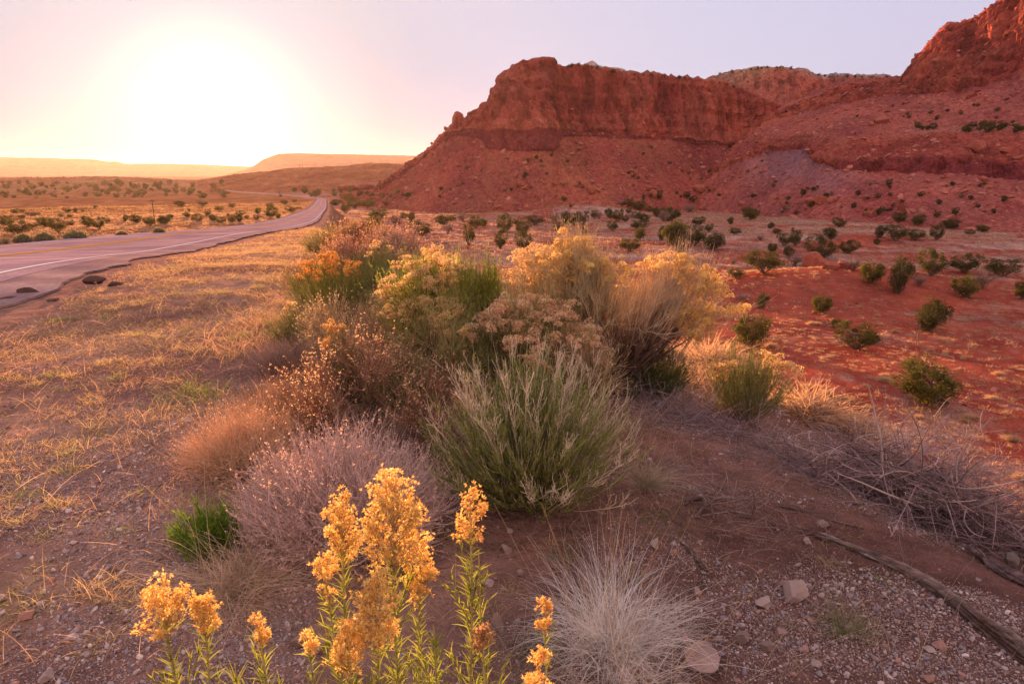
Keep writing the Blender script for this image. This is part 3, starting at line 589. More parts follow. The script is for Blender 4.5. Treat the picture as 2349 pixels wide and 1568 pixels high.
bush('rabbitbrush', 'olive green bush with few yellow heads, behind the roadside verge', 'bush', H(880, 725), .85, .6, 420, stem=((.22, .17, .08), (.34, .33, .10)), tw=5, twL=.22, leaf=[((.28, .30, .10), 5)], leafL=.03, leafw=.005, flowers=10, flc=GOLD2, flr=.045, flm=40, seed=20, thmax=1.1)
bush('rabbitbrush', 'loose green bush dotted with small yellow heads beside the grassy verge', 'bush', H(765, 745), .78, .62, 330, stem=((.22, .17, .08), (.30, .30, .08)), tw=4, twL=.24, leaf=[((.24, .26, .07), 5)], leafL=.03, leafw=.004, flowers=75, flc=(.78, .42, .12), flr=.028, flm=40, fll=.012, flw=.007, seed=21, thmax=1.05)
bush('rabbitbrush', 'small pale green bush with dark base, left of the yellow dotted bush', 'bush', H(690, 790), .42, .42, 300, stem=((.16, .11, .07), (.33, .30, .12)), tw=4, leaf=[((.26, .28, .09), 4)], leafL=.025, leafw=.004, seed=22, thmax=1.3, flowers=12, flc=GOLD2, flr=.02, flm=20)
bush('dry_bush', 'faded yellow green bush at the far end of the row beside the road', 'bush', H(775, 590), .75, .9, 420, stem=((.25, .17, .09), (.46, .36, .14)), tw=5, sr=(.006, .003), leaf=[((.36, .32, .12), 4)], leafL=.05, leafw=.011, seed=23, thmax=1.3)
bush('dry_bush', 'orange brown bush halfway along the row on the brow', 'bush', H(820, 635), .85, 1.0, 420, stem=((.22, .12, .07), (.50, .29, .14)), tw=5, sr=(.005, .0025), leaf=[((.46, .28, .13), 4)], leafL=.04, leafw=.01, fork=12, seed=24, thmax=1.2, seeds=900, seedc=(.92, .6, .36), seedL=.02)
bush('dry_bush', 'pinkish feathery bush on the brow in front of the junipers', 'bush', H(905, 645), .85, .9, 420, stem=((.22, .12, .09), (.55, .34, .24)), tw=5, sr=(.004, .002), leaf=[((.52, .32, .22), 3)], leafL=.03, leafw=.008, fork=12, seed=25, thmax=1.25, seeds=1600, seedc=(.94, .62, .44), seedL=.016)
bush('dry_bush', 'grey olive bush standing before the pale upright stalks', 'bush', H(960, 745), .72, .7, 400, stem=((.2, .14, .09), (.40, .30, .20)), tw=5, sr=(.0035, .0018), leaf=[((.34, .29, .16), 3)], leafL=.026, leafw=.005, seed=26, thmax=1.2)
bush('rabbitbrush', 'small cluster of yellow heads on thin stems amid grey twigs', 'bush', H(825, 930), .62, .22, 70, stem=((.2, .16, .08), (.3, .28, .1)), tw=3, leaf=[((.26, .27, .1), 4)], flowers=16, flc=(.82, .50, .18), flr=.03, flm=90, fll=.009, flw=.005, seed=27, thmax=.8, lean=(-.1, 0))
bush('dry_bush', 'wide sparse brown twigged bush with tiny rusty leaves, left of the domed green bush', 'bush', H(830, 985), .58, .85, 330, stem=((.18, .09, .06), (.42, .22, .14)), tw=6, twL=.35, twang=.6, sr=(.003, .0013), leaf=[((.48, .26, .14), 3), ((.3, .27, .1), 1)], leafL=.012, leafw=.006, fork=12, seed=28, thmax=1.42, seeds=2600, seedc=(.94, .62, .36), seedL=.011)
bush('dry_bush', 'upright greyish green bush with short stiff leaves, between twigs and green dome', 'bush', H(925, 965), .52, .36, 240, stem=((.2, .13, .08), (.3, .28, .12)), tw=4, leaf=[((.24, .26, .1), 5)], leafL=.018, leafw=.005, seed=29, thmax=1.1)
bush('dry_bush', 'big rounded lilac grey bush of fine dry twigs and tiny seeds, nearest on the left', 'bush', H(790, 1215), .50, .55, 900, stem=((.30, .20, .17), (.74, .54, .47)), tw=9, twL=.30, twang=.75, sr=(.0022, .0011), seed=30, thmax=1.50, seeds=9000, seedc=(.85, .58, .44), seedL=.009, wob=.05, power=.5, twwob=.006, leaf=[((.42, .28, .22), 1)], leafL=.01, leafw=.003)
bush('dry_bush', 'tan bush of curling thin twigs beside the gravel, behind the lilac grey bush', 'bush', H(560, 1065), .34, .42, 700, stem=((.36, .24, .15), (.80, .54, .34)), tw=5, twL=.4, twang=.8, sr=(.0017, .0008), seed=31, thmax=1.5, wob=.08, twwob=.012, seeds=1200, seedc=(.68, .46, .28))
bush('dry_bush', 'low purple grey dead bush near the verge, left of the rusty twigged one', 'bush', H(665, 850), .26, .5, 420, stem=((.22, .14, .12), (.44, .30, .24)), tw=5, twL=.4, twang=.8, sr=(.0025, .0012), seed=32, thmax=1.5, wob=.06)
bush('dry_bush', 'straw coloured tangle below the sparse brown bush', 'bush', H(640, 955), .26, .45, 520, stem=((.3, .18, .11), (.60, .38, .22)), tw=4, twL=.4, twang=.8, sr=(.002, .001), seed=33, thmax=1.5, wob=.08)
bush('green_shrub', 'small vivid green shrub at the edge of the gravel', 'shrub', H(505, 1265), .22, .17, 120, stem=((.2, .2, .06), (.2, .28, .04)), tw=4, twL=.3, twang=.4, leaf=[((.17, .30, .03), 6), ((.25, .34, .05), 3)], leafL=.028, leafw=.004, seed=34, thmax=1.2, lean=(-.07, 0))
bush('rabbitbrush', 'green bush with two golden heads on the slope below the brow', 'bush', H(1705, 965), .62, .5, 240, stem=((.24, .18, .1), (.36, .32, .14)), tw=4, twL=.25, twang=.35, leaf=[((.20, .23, .07), 5)], leafL=.04, leafw=.005, flowers=16, flc=GOLD2, flr=.055, flm=90, fll=.014, flw=.008, seed=35, thmax=1.0, up=.2, flower_filter=lambda t: abs(t[0]) > .35)
def tangle(label, pts, n, L, hmax, wid, c0, c1, r=.0022, seed=1, rise=.35, thick=0, flow=None, name='dead_brush', curl=.09):
    rng = np.random.default_rng(seed); P = np.array([list(hit(*q)) for q in pts]); base = P.mean(0); o = None if name == 'twig_litter' else empty(name, tuple(base), label, 'brush')
    t = rng.uniform(0, len(P) - 1, n); i = np.minimum(t.astype(int), len(P) - 2); f = (t - i)[:, None]; q = P[i] * (1 - f) + P[i + 1] * f
    q[:, :2] += rng.normal(size=(n, 2)) * wid; q[:, 2] = ground(q[:, 0], q[:, 1]) + rng.uniform(0, 1, n) ** 1.6 * hmax
    fl = unit(P[-1] - P[0]) if flow is None else unit(np.array(flow, float)); d = unit(rdir(n, rng) * [1, 1, .5] + fl * rng.choice([-1, 1], (n, 1)) * .8 + [0, 0, .1]); k = 9; ll = L * rng.uniform(.35, 1.1, n); pts_ = [q]; turn = rng.normal(size=(n, 3)) * curl
    for j in range(k - 1):
        d = unit(d + turn + rng.normal(size=(n, 3)) * curl * .6 + [0, 0, -.02]); q = q + d * (ll / k)[:, None]; gzv = ground(q[:, 0], q[:, 1]); q[:, 2] = np.maximum(q[:, 2], gzv + .004); pts_.append(q)
    Q = np.stack(pts_, 1) - base; g = Geo(); rr = r * rng.uniform(.5, 1.5, n); mix = rng.uniform(0, 1, (n, 1, 1, 1)) ** 2
    tubes(g, Q, rr, rr * .4, c0, c1, rng=rng, cj=.3)
    tw = twigs(Q[: n // 2], 3, .2, .95, L * .28, .7, k=4, rng=rng, up=0, wob=.006); tubes(g, tw, r * .5, r * .25, c0, c1, rng=rng, cj=.3)
    if thick: tubes(g, Q[:thick] + [0, 0, hmax * rise], r * 2.2, r * .7, (.42, .30, .26), (.72, .54, .44), sides=5, rng=rng)
    if o is None: return tag(build(name, g, M_STEM, loc=tuple(base)), kind='stuff')
    build('branches', g, M_STEM, o); return o
tangle('heap of dead twisted grey brushwood spilling over the bank on the right', [(1960, 1100), (2080, 1165), (2200, 1215)], 1000, .55, .32, .17, (.24, .16, .15), (.54, .38, .35), r=.0030, seed=36, thick=40)
tangle('airy tops of dead brush standing up behind the big grey heap', [(2080, 1085), (2200, 1120), (2300, 1160)], 420, .55, .5, .18, (.40, .26, .22), (.74, .52, .42), r=.0020, seed=41, thick=12)
tangle('lower tangle of dark dead twigs running down to the right edge', [(2150, 1200), (2260, 1235), (2349, 1270)], 520, .45, .18, .16, (.16, .11, .11), (.34, .24, .24), r=.0028, seed=37, thick=14)
tangle('flattened mat of grey dead stems on the brow, right of the golden bushes', [(1490, 960), (1600, 965), (1740, 1010)], 650, .40, .05, .16, (.24, .17, .17), (.52, .40, .38), r=.0018, seed=38)
tangle('small silvery heap of matted stems below the dark twisted branches', [(1440, 900), (1480, 905), (1530, 915)], 600, .35, .12, .12, (.32, .24, .23), (.62, .50, .48), r=.0016, seed=39)
tangle('thin grey drift of dead stems between the mat and the big brush heap', [(1720, 1030), (1830, 1070), (1940, 1110)], 260, .40, .06, .14, (.20, .14, .14), (.44, .32, .32), r=.0018, seed=40)
tangle('scatter of thin dead stems on the bare dirt beside the straw tuft', [(1560, 1080), (1640, 1130), (1720, 1190)], 260, .35, .03, .25, (.24, .16, .14), (.46, .34, .30), r=.0016, seed=42)

# extra bushes that fill the row
bush('rabbitbrush', 'straw coloured bush filling the gap behind the cream headed bush', 'bush', H(1230, 855), 1.05, .75, 420, stem=((.34, .24, .14), (.62, .48, .28)), tw=4, twL=.22, leaf=[((.40, .34, .14), 3)], leafL=.03, leafw=.004, flowers=40, flc=GOLD2, flr=.05, flm=90, fll=.012, flw=.007, seed=44, thmax=1.05)
bush('rabbitbrush', 'pale straw bush between the tallest bush and the wind leaned one', 'bush', H(1420, 855), .85, .6, 380, stem=((.3, .2, .12), (.66, .50, .32)), tw=4, twL=.22, leaf=[((.46, .36, .2), 2)], leafL=.03, leafw=.004, flowers=14, flc=GOLD2, flr=.04, flm=70, fork=10, seed=45, thmax=1.0)
bush('rabbitbrush', 'tan bush with scattered gold heads behind the green leaning bush', 'bush', H(985, 800), .95, .7, 400, stem=((.3, .2, .12), (.58, .42, .24)), tw=4, twL=.22, leaf=[((.42, .34, .16), 3)], leafL=.03, leafw=.005, flowers=26, flc=GOLD2, flr=.04, flm=70, seed=46, thmax=1.05)
bush('dry_bush', 'dusty orange bush where the row meets the grassy verge', 'bush', H(735, 665), .55, .6, 380, stem=((.3, .18, .1), (.58, .36, .2)), tw=5, sr=(.004, .002), leaf=[((.5, .36, .16), 3)], leafL=.03, leafw=.008, seed=47, thmax=1.3)

bush('rabbitbrush', 'loose yellow green bush joining the green leaning bush to the sparse brown one', 'bush', H(985, 915), .72, .5, 380, stem=((.3, .2, .12), (.52, .44, .2)), tw=4, twL=.24, leaf=[((.36, .38, .1), 3), ((.46, .36, .16), 2)], leafL=.028, leafw=.004, flowers=26, flc=GOLD2, flr=.035, flm=70, fork=8, seed=148, thmax=1.1, wob=.04)
bush('rabbitbrush', 'straw and gold bush squeezed between the cream headed and wind leaned bushes', 'bush', H(1330, 955), .62, .5, 340, stem=((.3, .2, .12), (.62, .46, .28)), tw=4, twL=.24, leaf=[((.46, .36, .18), 3)], leafL=.026, leafw=.004, flowers=40, flc=(.96, .66, .42), flr=.045, flm=80, fork=8, seed=149, thmax=1.1, wob=.04)
bush('dry_bush', 'wispy tan bush between the yellow dotted bush and the sparse brown one', 'bush', H(800, 850), .6, .6, 360, stem=((.3, .19, .11), (.66, .46, .26)), tw=5, twL=.28, leaf=[((.5, .38, .18), 2)], leafL=.02, leafw=.005, seeds=1400, seedc=(.94, .66, .38), seedL=.01, fork=8, seed=150, thmax=1.2, wob=.05)
tangle('sparse broken twigs littering the stony dirt around the long log', [(1560, 1330), (1850, 1330), (2150, 1440)], 260, .14, .008, .30, (.22, .14, .12), (.54, .40, .32), r=.0014, seed=151, name='twig_litter')
tangle('sparse broken twigs littering the dirt in front of the domed green bush', [(1050, 1270), (1300, 1230), (1480, 1300)], 240, .13, .008, .22, (.2, .12, .1), (.46, .33, .26), r=.0013, seed=152, name='twig_litter')
# dry grass that fills the gaps between the bushes
# ---- grass tufts
def tuft(label, base, h, rad, n, c0, c1, w=.0022, bend=1.0, curl=.25, seed=1, th=.9, r0=.03, k=7, extra=0, name='grass_tuft', cat='grass', group=None, seedheads=False, lean=(0, 0)):
    rng = np.random.default_rng(seed); o = empty(name, base, label, cat, group); g = Geo()
    t = th * rng.uniform(0, 1, n) ** .7; ph = rng.uniform(0, 6.283, n); d = np.stack([np.sin(t) * np.cos(ph) + lean[0], np.sin(t) * np.sin(ph) + lean[1], np.cos(t)], 1)
    p = rng.normal(size=(n, 3)) * r0; p[:, 2] = -.02; L = h * rng.uniform(.45, 1.1, n)
    blades(g, p, unit(d), L, w, c0, c1, k=k, bend=bend, curl=curl, rng=rng, cj=.18); build('blades', g, M_GRASS, o)
    if extra:
        g = Geo(); t = th * rng.uniform(0, .8, extra); ph = rng.uniform(0, 6.283, extra); d = np.stack([np.sin(t) * np.cos(ph), np.sin(t) * np.sin(ph), np.cos(t)], 1)
        s = np.linspace(0, 1, 7)[None, :, None]; L = h * rng.uniform(1.0, 1.5, extra)[:, None, None]; P = p[:extra, None] + d[:, None] * s * L
        P[..., :2] += (s * s * rng.normal(size=(extra, 1, 1)) * .12 * L)[..., 0:1] * [1, 1]; tubes(g, P, .0012, .0006, STRAW, (.60, .38, .20), rng=rng); build('stalks', g, M_STEM, o)
    return o
tuft('short curled straw tuft above the largest pointed field stone', H(1905, 1300), .12, .1, 120, (.3, .24, .12), (.70, .52, .36), w=.002, seed=153, bend=1.2, curl=.5, th=1.2, r0=.03)
tuft('low green weed tuft right of the upright pale stone', H(1540, 1225), .08, .1, 160, (.12, .16, .04), (.26, .26, .1), w=.003, seed=154, bend=1.2, curl=.4, th=1.3, r0=.07)
tuft('curled pale grass tuft left of the angular stone at the bottom', H(1530, 1440), .22, .2, 220, (.6, .5, .42), (.92, .78, .66), w=.002, seed=155, bend=1.6, curl=.5, th=1.2, r0=.06)
tuft('tall fine white grass tuft in the foreground, right of the golden flower stalks', H(1400, 1500), .50, .3, 950, (.80, .70, .62), (1, .92, .82), w=.0026, bend=1.25, curl=.30, seed=51, th=.85, r0=.055, extra=26, k=8)
tuft('curly white grass spilling along the bottom edge below the fine white tuft', H(1420, 1566), .34, .3, 560, (.66, .54, .46), (.92, .78, .64), w=.0025, bend=1.6, curl=.55, seed=52, th=1.2, r0=.09, extra=14, k=8)
tuft('straw grass tuft bent to the right beside the domed green bush', H(1480, 1118), .34, .3, 300, (.36, .30, .18), (.72, .58, .42), seed=53, bend=1.4, curl=.3, th=1.0, lean=(.35, 0), extra=10)
tuft('curly tan grass tuft under the vivid green shrub', H(540, 1365), .42, .3, 900, (.50, .36, .24), (.92, .68, .46), w=.002, bend=1.9, curl=.5, seed=54, th=1.25, r0=.07, extra=5, k=9)
tuft('short grey matted tuft right of the curly tan grass', H(615, 1440), .12, .1, 260, (.3, .24, .2), (.52, .42, .36), w=.0014, bend=1.2, curl=.9, seed=55, th=1.4, r0=.05)
tuft('sprawling grey green weed at the bottom beside the white grass', H(1230, 1520), .22, .2, 260, (.24, .22, .12), (.44, .36, .24), w=.003, bend=.8, curl=.5, seed=56, th=1.2, r0=.1)
tuft('green based straw tuft near the bottom, left of the long log', H(1940, 1450), .20, .2, 200, (.16, .22, .05), (.50, .40, .24), w=.002, bend=.9, seed=57, th=.9, r0=.04)
tuft('dark green weedy tuft between the domed bush and the white grass', H(1500, 1190), .11, .2, 260, (.10, .15, .04), (.2, .22, .08), w=.003, bend=1.2, seed=58, th=1.3, r0=.09)
tuft('rust and straw grass in front of the small purple grey bush', H(720, 915), .24, .3, 300, (.35, .2, .12), (.66, .42, .24), seed=59, bend=1.0, curl=.4, th=1.1, r0=.12)
tuft('lilac dry grass between the green dome and the sparse brown bush', H(960, 1020), .42, .3, 420, (.30, .22, .19), (.60, .44, .38), seed=60, bend=.8, curl=.3, th=.8, r0=.16, w=.002)
tuft('long sparse straws rising from the bottom right ground', H(1790, 1560), .62, .3, 13, (.60, .44, .28), (.70, .50, .32), w=.0022, bend=.5, curl=.06, seed=61, th=.75, r0=.10)
tuft('few crossing straws left of the foot of the long log', H(2080, 1560), .55, .3, 12, (.60, .44, .28), (.70, .50, .32), w=.002, bend=.5, curl=.06, seed=62, th=.8, r0=.12)
tuft('thin orange straws beside the fine white tuft', H(1600, 1540), .42, .3, 10, (.55, .36, .2), (.75, .42, .2), w=.002, bend=.6, curl=.06, seed=63, th=.7, r0=.08)
for i, (px, py, h, r_, lab, c1) in enumerate([(990, 985, .38, .3, 'gold tipped dry grass left of the domed green bush', (.84, .58, .34)), (905, 900, .40, .35, 'straw grass behind the upright greyish green bush', (.82, .58, .34)), (1010, 900, .42, .3, 'straw grass under the green leaning bush', (.84, .60, .36)),
        (700, 700, .30, .4, 'orange grass at the verge edge beside the yellow dotted bush', (.84, .52, .28)), (650, 745, .25, .4, 'low orange grass left of the small pale green bush', (.82, .52, .30)), (770, 830, .34, .35, 'lilac tinted grass between small pale green bush and yellow heads', (.66, .46, .36)), (930, 800, .45, .4, 'tall dry grass under the tan bush with gold heads', (.80, .56, .34)),
        (600, 800, .2, .4, 'dusty grass patch left of the low purple grey bush', (.78, .50, .32)), (1290, 960, .25, .3, 'olive grass right behind the domed green bush', (.5, .42, .22)), (1400, 985, .22, .3, 'grey straw grass below the wind leaned bush', (.62, .48, .38)), (1590, 880, .3, .4, 'rust grass on the slope below the low dark green bush', (.82, .50, .28)), (680, 1000, .3, .35, 'tan wispy grass above the lilac grey bush', (.84, .56, .36))]):
    tuft(lab, H(px, py), h * 1.15, .3, 800, (.44, .29, .18), c1, w=.003, bend=.9, curl=.25, seed=120 + i, th=1.0, r0=r_ * .6, k=5, extra=18)
for i, (px, py, h, lab) in enumerate([(40, 1140, .07, 'bright green weed patch at the left edge on gravel'), (265, 1225, .05, 'bright green weed patch left of the vivid green shrub'), (130, 735, .10, 'flat green weed patch below the broken asphalt lumps'),
        (225, 1000, .06, 'tiny green weed left of the tan curling bush'), (120, 860, .07, 'green weed low on the verge near the left edge'), (600, 585, .10, 'green weed clump on the far verge beside the road bend'),
        (440, 910, .16, 'upright yellow green weed in the middle of the grassy verge'), (10, 1395, .06, 'green weed on the pebbles at the lower left edge'), (1475, 1420, .05, 'small green weed beside the pale field stone'), (2010, 1330, .06, 'green weed in the hollow above the long log')]):
    tuft(lab, H(px, py), h, .1, 220, (.13, .22, .03), (.26, .34, .06), w=.004, bend=1.0, curl=.4, seed=70 + i, th=1.4 if h < .12 else .8, r0=h * .9, k=4, name='green_weed', cat='weed')

# ---- foreground flower stalks
def stalk(label, px, py, D, head, width, bot=.0, leafy=1.0, nb=26, seed=1, col=(.98, .68, .25), lean=0.0, tiny=False, flowers=True):
    rng = np.random.default_rng(seed); tip = at(px, py, D); bx = tip[0] - lean; zb = drop(bx, D + .0); h = tip[2] - zb - .16 * head
    o = empty('flower_stalk', (bx, D, zb), label, 'flower', 'golden flower stalks in the foreground')
    k = 12; t = np.linspace(0, 1, k)[:, None]; P = np.concatenate([t * lean + .01 * np.sin(t * 5 + seed), .012 * np.sin(t * 4 + seed * 2), t * (h - .01)], 1)
    P[0, 2] = -.03
    g = Geo(); tubes(g, P[None], .0042 if not tiny else .002, .0018 if not tiny else .0012, (.34, .30, .14), (.55, .44, .20), sides=7, rng=rng, cj=0); build('stem', g, M_STEM, o)
    # panicle: side branches start below the tip and rise steeply
    if flowers:
        tb = 1 - rng.uniform(0, 1, nb) ** .9 * head / h; p, d = at_t(P[None], np.zeros(nb, int), np.clip(tb, 0, .999))
        ph = np.arange(nb) * 2.4 + rng.uniform(-.3, .3, nb); low = (1 - tb) * h / head; out = width * .42 * (.35 + .75 * np.sqrt(low)) * rng.uniform(.65, 1.05, nb) * np.clip(1.5 - low * .6, .6, 1)
        ends = p + np.stack([np.cos(ph) * out, np.sin(ph) * out, (out * 1.15 + .02 * (1 - low)) * rng.uniform(.8, 1.2, nb)], 1)
        s = np.linspace(0, 1, 5)[None, :, None]; Q = p[:, None] * (1 - s) + ends[:, None] * s; Q[..., 2] -= (s * (1 - s))[..., 0] * out[:, None] * .4
        g = Geo(); tubes(g, Q, .0011, .0008, (.50, .40, .18), (.62, .44, .20), rng=rng)
        Q2 = twigs(Q, 5, .45, 1.0, width * .17 + .004, .7, k=3, rng=rng, up=.3); tubes(g, Q2, .0007, .0005, (.6, .44, .2), (.66, .46, .2), rng=rng); build('branchlets', g, M_STEM, o)
        g = Geo(); c = np.concatenate([Q2[:, -1], ends]); m = 3
        puffs(g, c, .0075, m, .0072, .0022, np.asarray(col) , rng=rng, spikes=7, flat=.9, cj=.12); build('flower_heads', g, M_FLOWER, o)
    if leafy:
        g = Geo(); nl = int(420 * leafy * h); tt = rng.uniform(.02, 1 - head * .55 / h, nl); p, d = at_t(P[None], np.zeros(nl, int), tt)
        dd = rdir(nl, rng) * [1, 1, .2]; dd = unit(dd + [0, 0, .85]); L = rng.uniform(.012, .062, nl) * (1.3 - .6 * tt)
        blades(g, p, dd, L, .0028, (.22, .28, .04), (.42, .46, .08), k=3, bend=.35, rng=rng, curl=.05)
        # leafy side shoots
        ns = int(16 * leafy * h) ; ts = rng.uniform(.15, .8, max(ns, 1)); q, d = at_t(P[None], np.zeros(len(ts), int), ts); ph = rng.uniform(0, 6.28, len(ts))
        e = q + np.stack([np.cos(ph) * .045, np.sin(ph) * .045, rng.uniform(.06, .13, len(ts))], 1); s = np.linspace(0, 1, 4)[None, :, None]; Qs = q[:, None] * (1 - s) + e[:, None] * s
        tubes(g, Qs, .0012, .0008, (.3, .3, .1), (.3, .34, .1), rng=rng)
        idx = np.repeat(np.arange(len(ts)), 14); pp, dq = at_t(Qs, idx, rng.uniform(.1, 1, len(idx))); dd = unit(dq + rdir(len(idx), rng) * .55)
        blades(g, pp, dd, rng.uniform(.018, .036, len(idx)), 0.0028, (.22, .28, .04), (.44, .46, .09), k=2, bend=.3, rng=rng)
        build('leaves', g, M_LEAF, o)
    return o
stalk('tallest golden flower stalk with the widest plume, centre foreground', 905, 1112, 1.20, .165, .13, nb=64, seed=1, leafy=1.3)
stalk('golden stalk with a slim upright plume left of the widest plume', 770, 1145, 1.26, .14, .075, nb=34, seed=2, leafy=1.0, lean=-.02)
stalk('broken plumed golden stalk low in front of the widest plume', 845, 1335, 1.02, .13, .085, nb=36, seed=3, leafy=1.2)
stalk('golden stalk with a lone loose plume right of the widest plume', 1072, 1112, 1.16, .095, .052, nb=13, seed=4, leafy=1.1, col=(.98, .64, .23), lean=.02)
stalk('short rusty gold head between the slim plume and the lilac bush', 745, 1300, 1.12, .06, .045, nb=10, seed=5, leafy=.8, lean=-.02, tiny=True)
stalk('thin flowerless green stalk right of the lone loose plume', 1110, 1238, 1.14, .06, .03, seed=6, leafy=.5, flowers=False, tiny=True)
stalk('broad flat topped golden head at the lower left of the stalks', 385, 1362, 1.10, .07, .085, nb=26, seed=7, leafy=1.0, lean=-.05)
stalk('second golden head just right of the broad flat topped one', 455, 1392, 1.12, .06, .055, nb=18, seed=8, leafy=1.0, lean=-.03)
stalk('small orange head between the broad flat head and the plumes', 578, 1420, 1.04, .045, .026, nb=7, seed=9, leafy=1.3, col=(.98, .64, .23), lean=-.03)
stalk('tiny golden head on a leafy stem, low left of the plumes', 703, 1456, 1.0, .02, .015, nb=4, seed=10, leafy=1.2, tiny=True)
stalk('small round tan head on a bare stem below the lone plume', 1108, 1466, 1.02, .02, .028, nb=9, seed=11, leafy=.2, col=(.66, .42, .22), tiny=True)
stalk('small orange head in front of the fine white grass', 1262, 1390, 1.10, .045, .02, nb=6, seed=12, leafy=.6, col=(.98, .63, .22), tiny=True)
stalk('orange gold head at the bottom edge left of the white grass', 1245, 1503, .98, .05, .035, nb=9, seed=13, leafy=.9, col=(.98, .64, .23))
stalk('golden shoulder plume tucked against the right of the widest plume', 962, 1240, 1.24, .12, .07, nb=30, seed=14, leafy=1.0)
stalk('leafy green stem without flowers at the bottom left', 520, 1505, .98, .06, .03, seed=15, leafy=1.6, flowers=False, tiny=True)
stalk('leafy green stem without flowers beneath the widest plume', 985, 1400, 1.08, .06, .03, seed=16, leafy=1.6, flowers=False, tiny=True)
stalk('low golden plume at the foot of the broken plumed stalk', 790, 1450, 1.0, .08, .06, nb=20, seed=17, leafy=1.0)

# ------------------------------------------------------------------ junipers
def juniper_proto(seed, shape, dead=False, col=(.055, .065, .025)):
    rng = np.random.default_rng(seed); g = Geo(); sx, sz = shape
    nc = 60; d = rdir(nc, rng); d[:, 2] = d[:, 2] * .9 + .12; r = rng.uniform(.45, 1.0, nc) ** .5
    low = .80 + .20 * np.clip((d[:, 2] + 1) * .9, 0, 1); c = d * r[:, None] * [.42 * sx, .42 * sx, .43 * sz] * [1, 1, 1] + [0, 0, .50]
    c[:, :2] *= low[:, None]; c *= (1 + .30 * vnoise(d * 1.6 + seed, 3))[:, None]; c[:, 0] += .10 * rng.normal() * (c[:, 2] - .5) * 2; c += rng.normal(size=c.shape) * .04; c[:, 2] = np.maximum(c[:, 2], .12)
    cr = rng.uniform(.055, .16, nc) * (1.15 - .3 * c[:, 2])
    tr = Geo(); nl = 12; e = c[rng.choice(nc, nl, False)]; s = np.linspace(0, 1, 6)[None, :, None]; b = rng.normal(size=(nl, 3)) * .02 * [1, 1, 0]
    L_ = b[:, None] * (1 - s) + e[:, None] * s + np.cumsum(rng.normal(size=(nl, 6, 3)) * .012, 1) * s; L_[:, 0, 2] = -.05; tubes(tr, L_, .022, .006, (.22, .14, .11), (.26, .18, .14), sides=5, rng=rng)
    s2 = np.linspace(0, 1, 4)[None, :, None]; st = L_[rng.integers(0, nl, nc), 3]; Q = st[:, None] * (1 - s2) + c[:, None] * s2; tubes(tr, Q, .007, .003, (.2, .13, .1), (.2, .13, .1), rng=rng)
    if dead:
        T = twigs(Q, 9, .3, 1, .2, .7, k=4, rng=rng, wob=.006); tubes(tr, T, .003, .0015, (.30, .2, .17), (.36, .24, .2), rng=rng)
        T2 = twigs(T, 3, .3, 1, .08, .7, k=3, rng=rng); tubes(tr, T2, .0018, .001, (.3, .2, .17), (.38, .26, .22), rng=rng); return tr, None
    m = 150; idx = np.repeat(np.arange(nc), m); dd = rdir(len(idx), rng); p = c[idx] + dd * (cr[idx] * rng.uniform(.2, 1.0, len(idx)) ** .5)[:, None]
    col_c = np.asarray(col) * (1 + .25 * rng.normal(size=(nc, 1))) * [1, 1, 1]; col_c += (rng.uniform(0, 1, (nc, 1)) ** 3) * [.05, .035, 0]
    leaves(g, p, unit(dd + rdir(len(idx), rng) * .5 + [0, 0, .25]), rng.uniform(.024, .055, len(idx)), .016, col_c[idx], rng=rng, cj=.2)
    return tr, g
JP = []
for i, (sd, shp, dead, col) in enumerate([(1, (1.15, .95), False, (.085, .095, .032)), (2, (.95, 1.1), False, (.075, .085, .03)), (3, (1.3, .85), False, (.10, .10, .035)), (4, (1.0, 1.0), False, (.12, .12, .035)), (5, (1.2, .9), True, None)]):
    tr, cr = juniper_proto(sd + 900, shp, dead, col)
    JP.append((make_mesh('trunk', tr, M_BARK), make_mesh('crown', cr, M_JUN) if cr else None))
def juniper(px, py, w, h, kind, rz, label, group=None, name=None, cat=None):
    """w, h: size in the picture, in 2349 px units"""
    p = hit(px, py)
    if p is None: return None
    dep = (p.y * CP - (p.z - CAMZ) * SP); s = dep / FPX
    nm = name or ('dead_shrub' if kind == 4 else 'juniper')
    o = empty(nm, (p.x, p.y, p.z - .02 * s * h), label, cat or ('shrub' if kind == 4 else 'tree'), group, rz); o.scale = (w * s * .98, w * s * .98, h * s * 1.05)
    t, c = JP[kind]
    a = bpy.data.objects.new('trunk', t); COL.objects.link(a); a.parent = o
    if c is not None:
        b = bpy.data.objects.new('crown', c); COL.objects.link(b); b.parent = o
    return o
jr = np.random.default_rng(5)
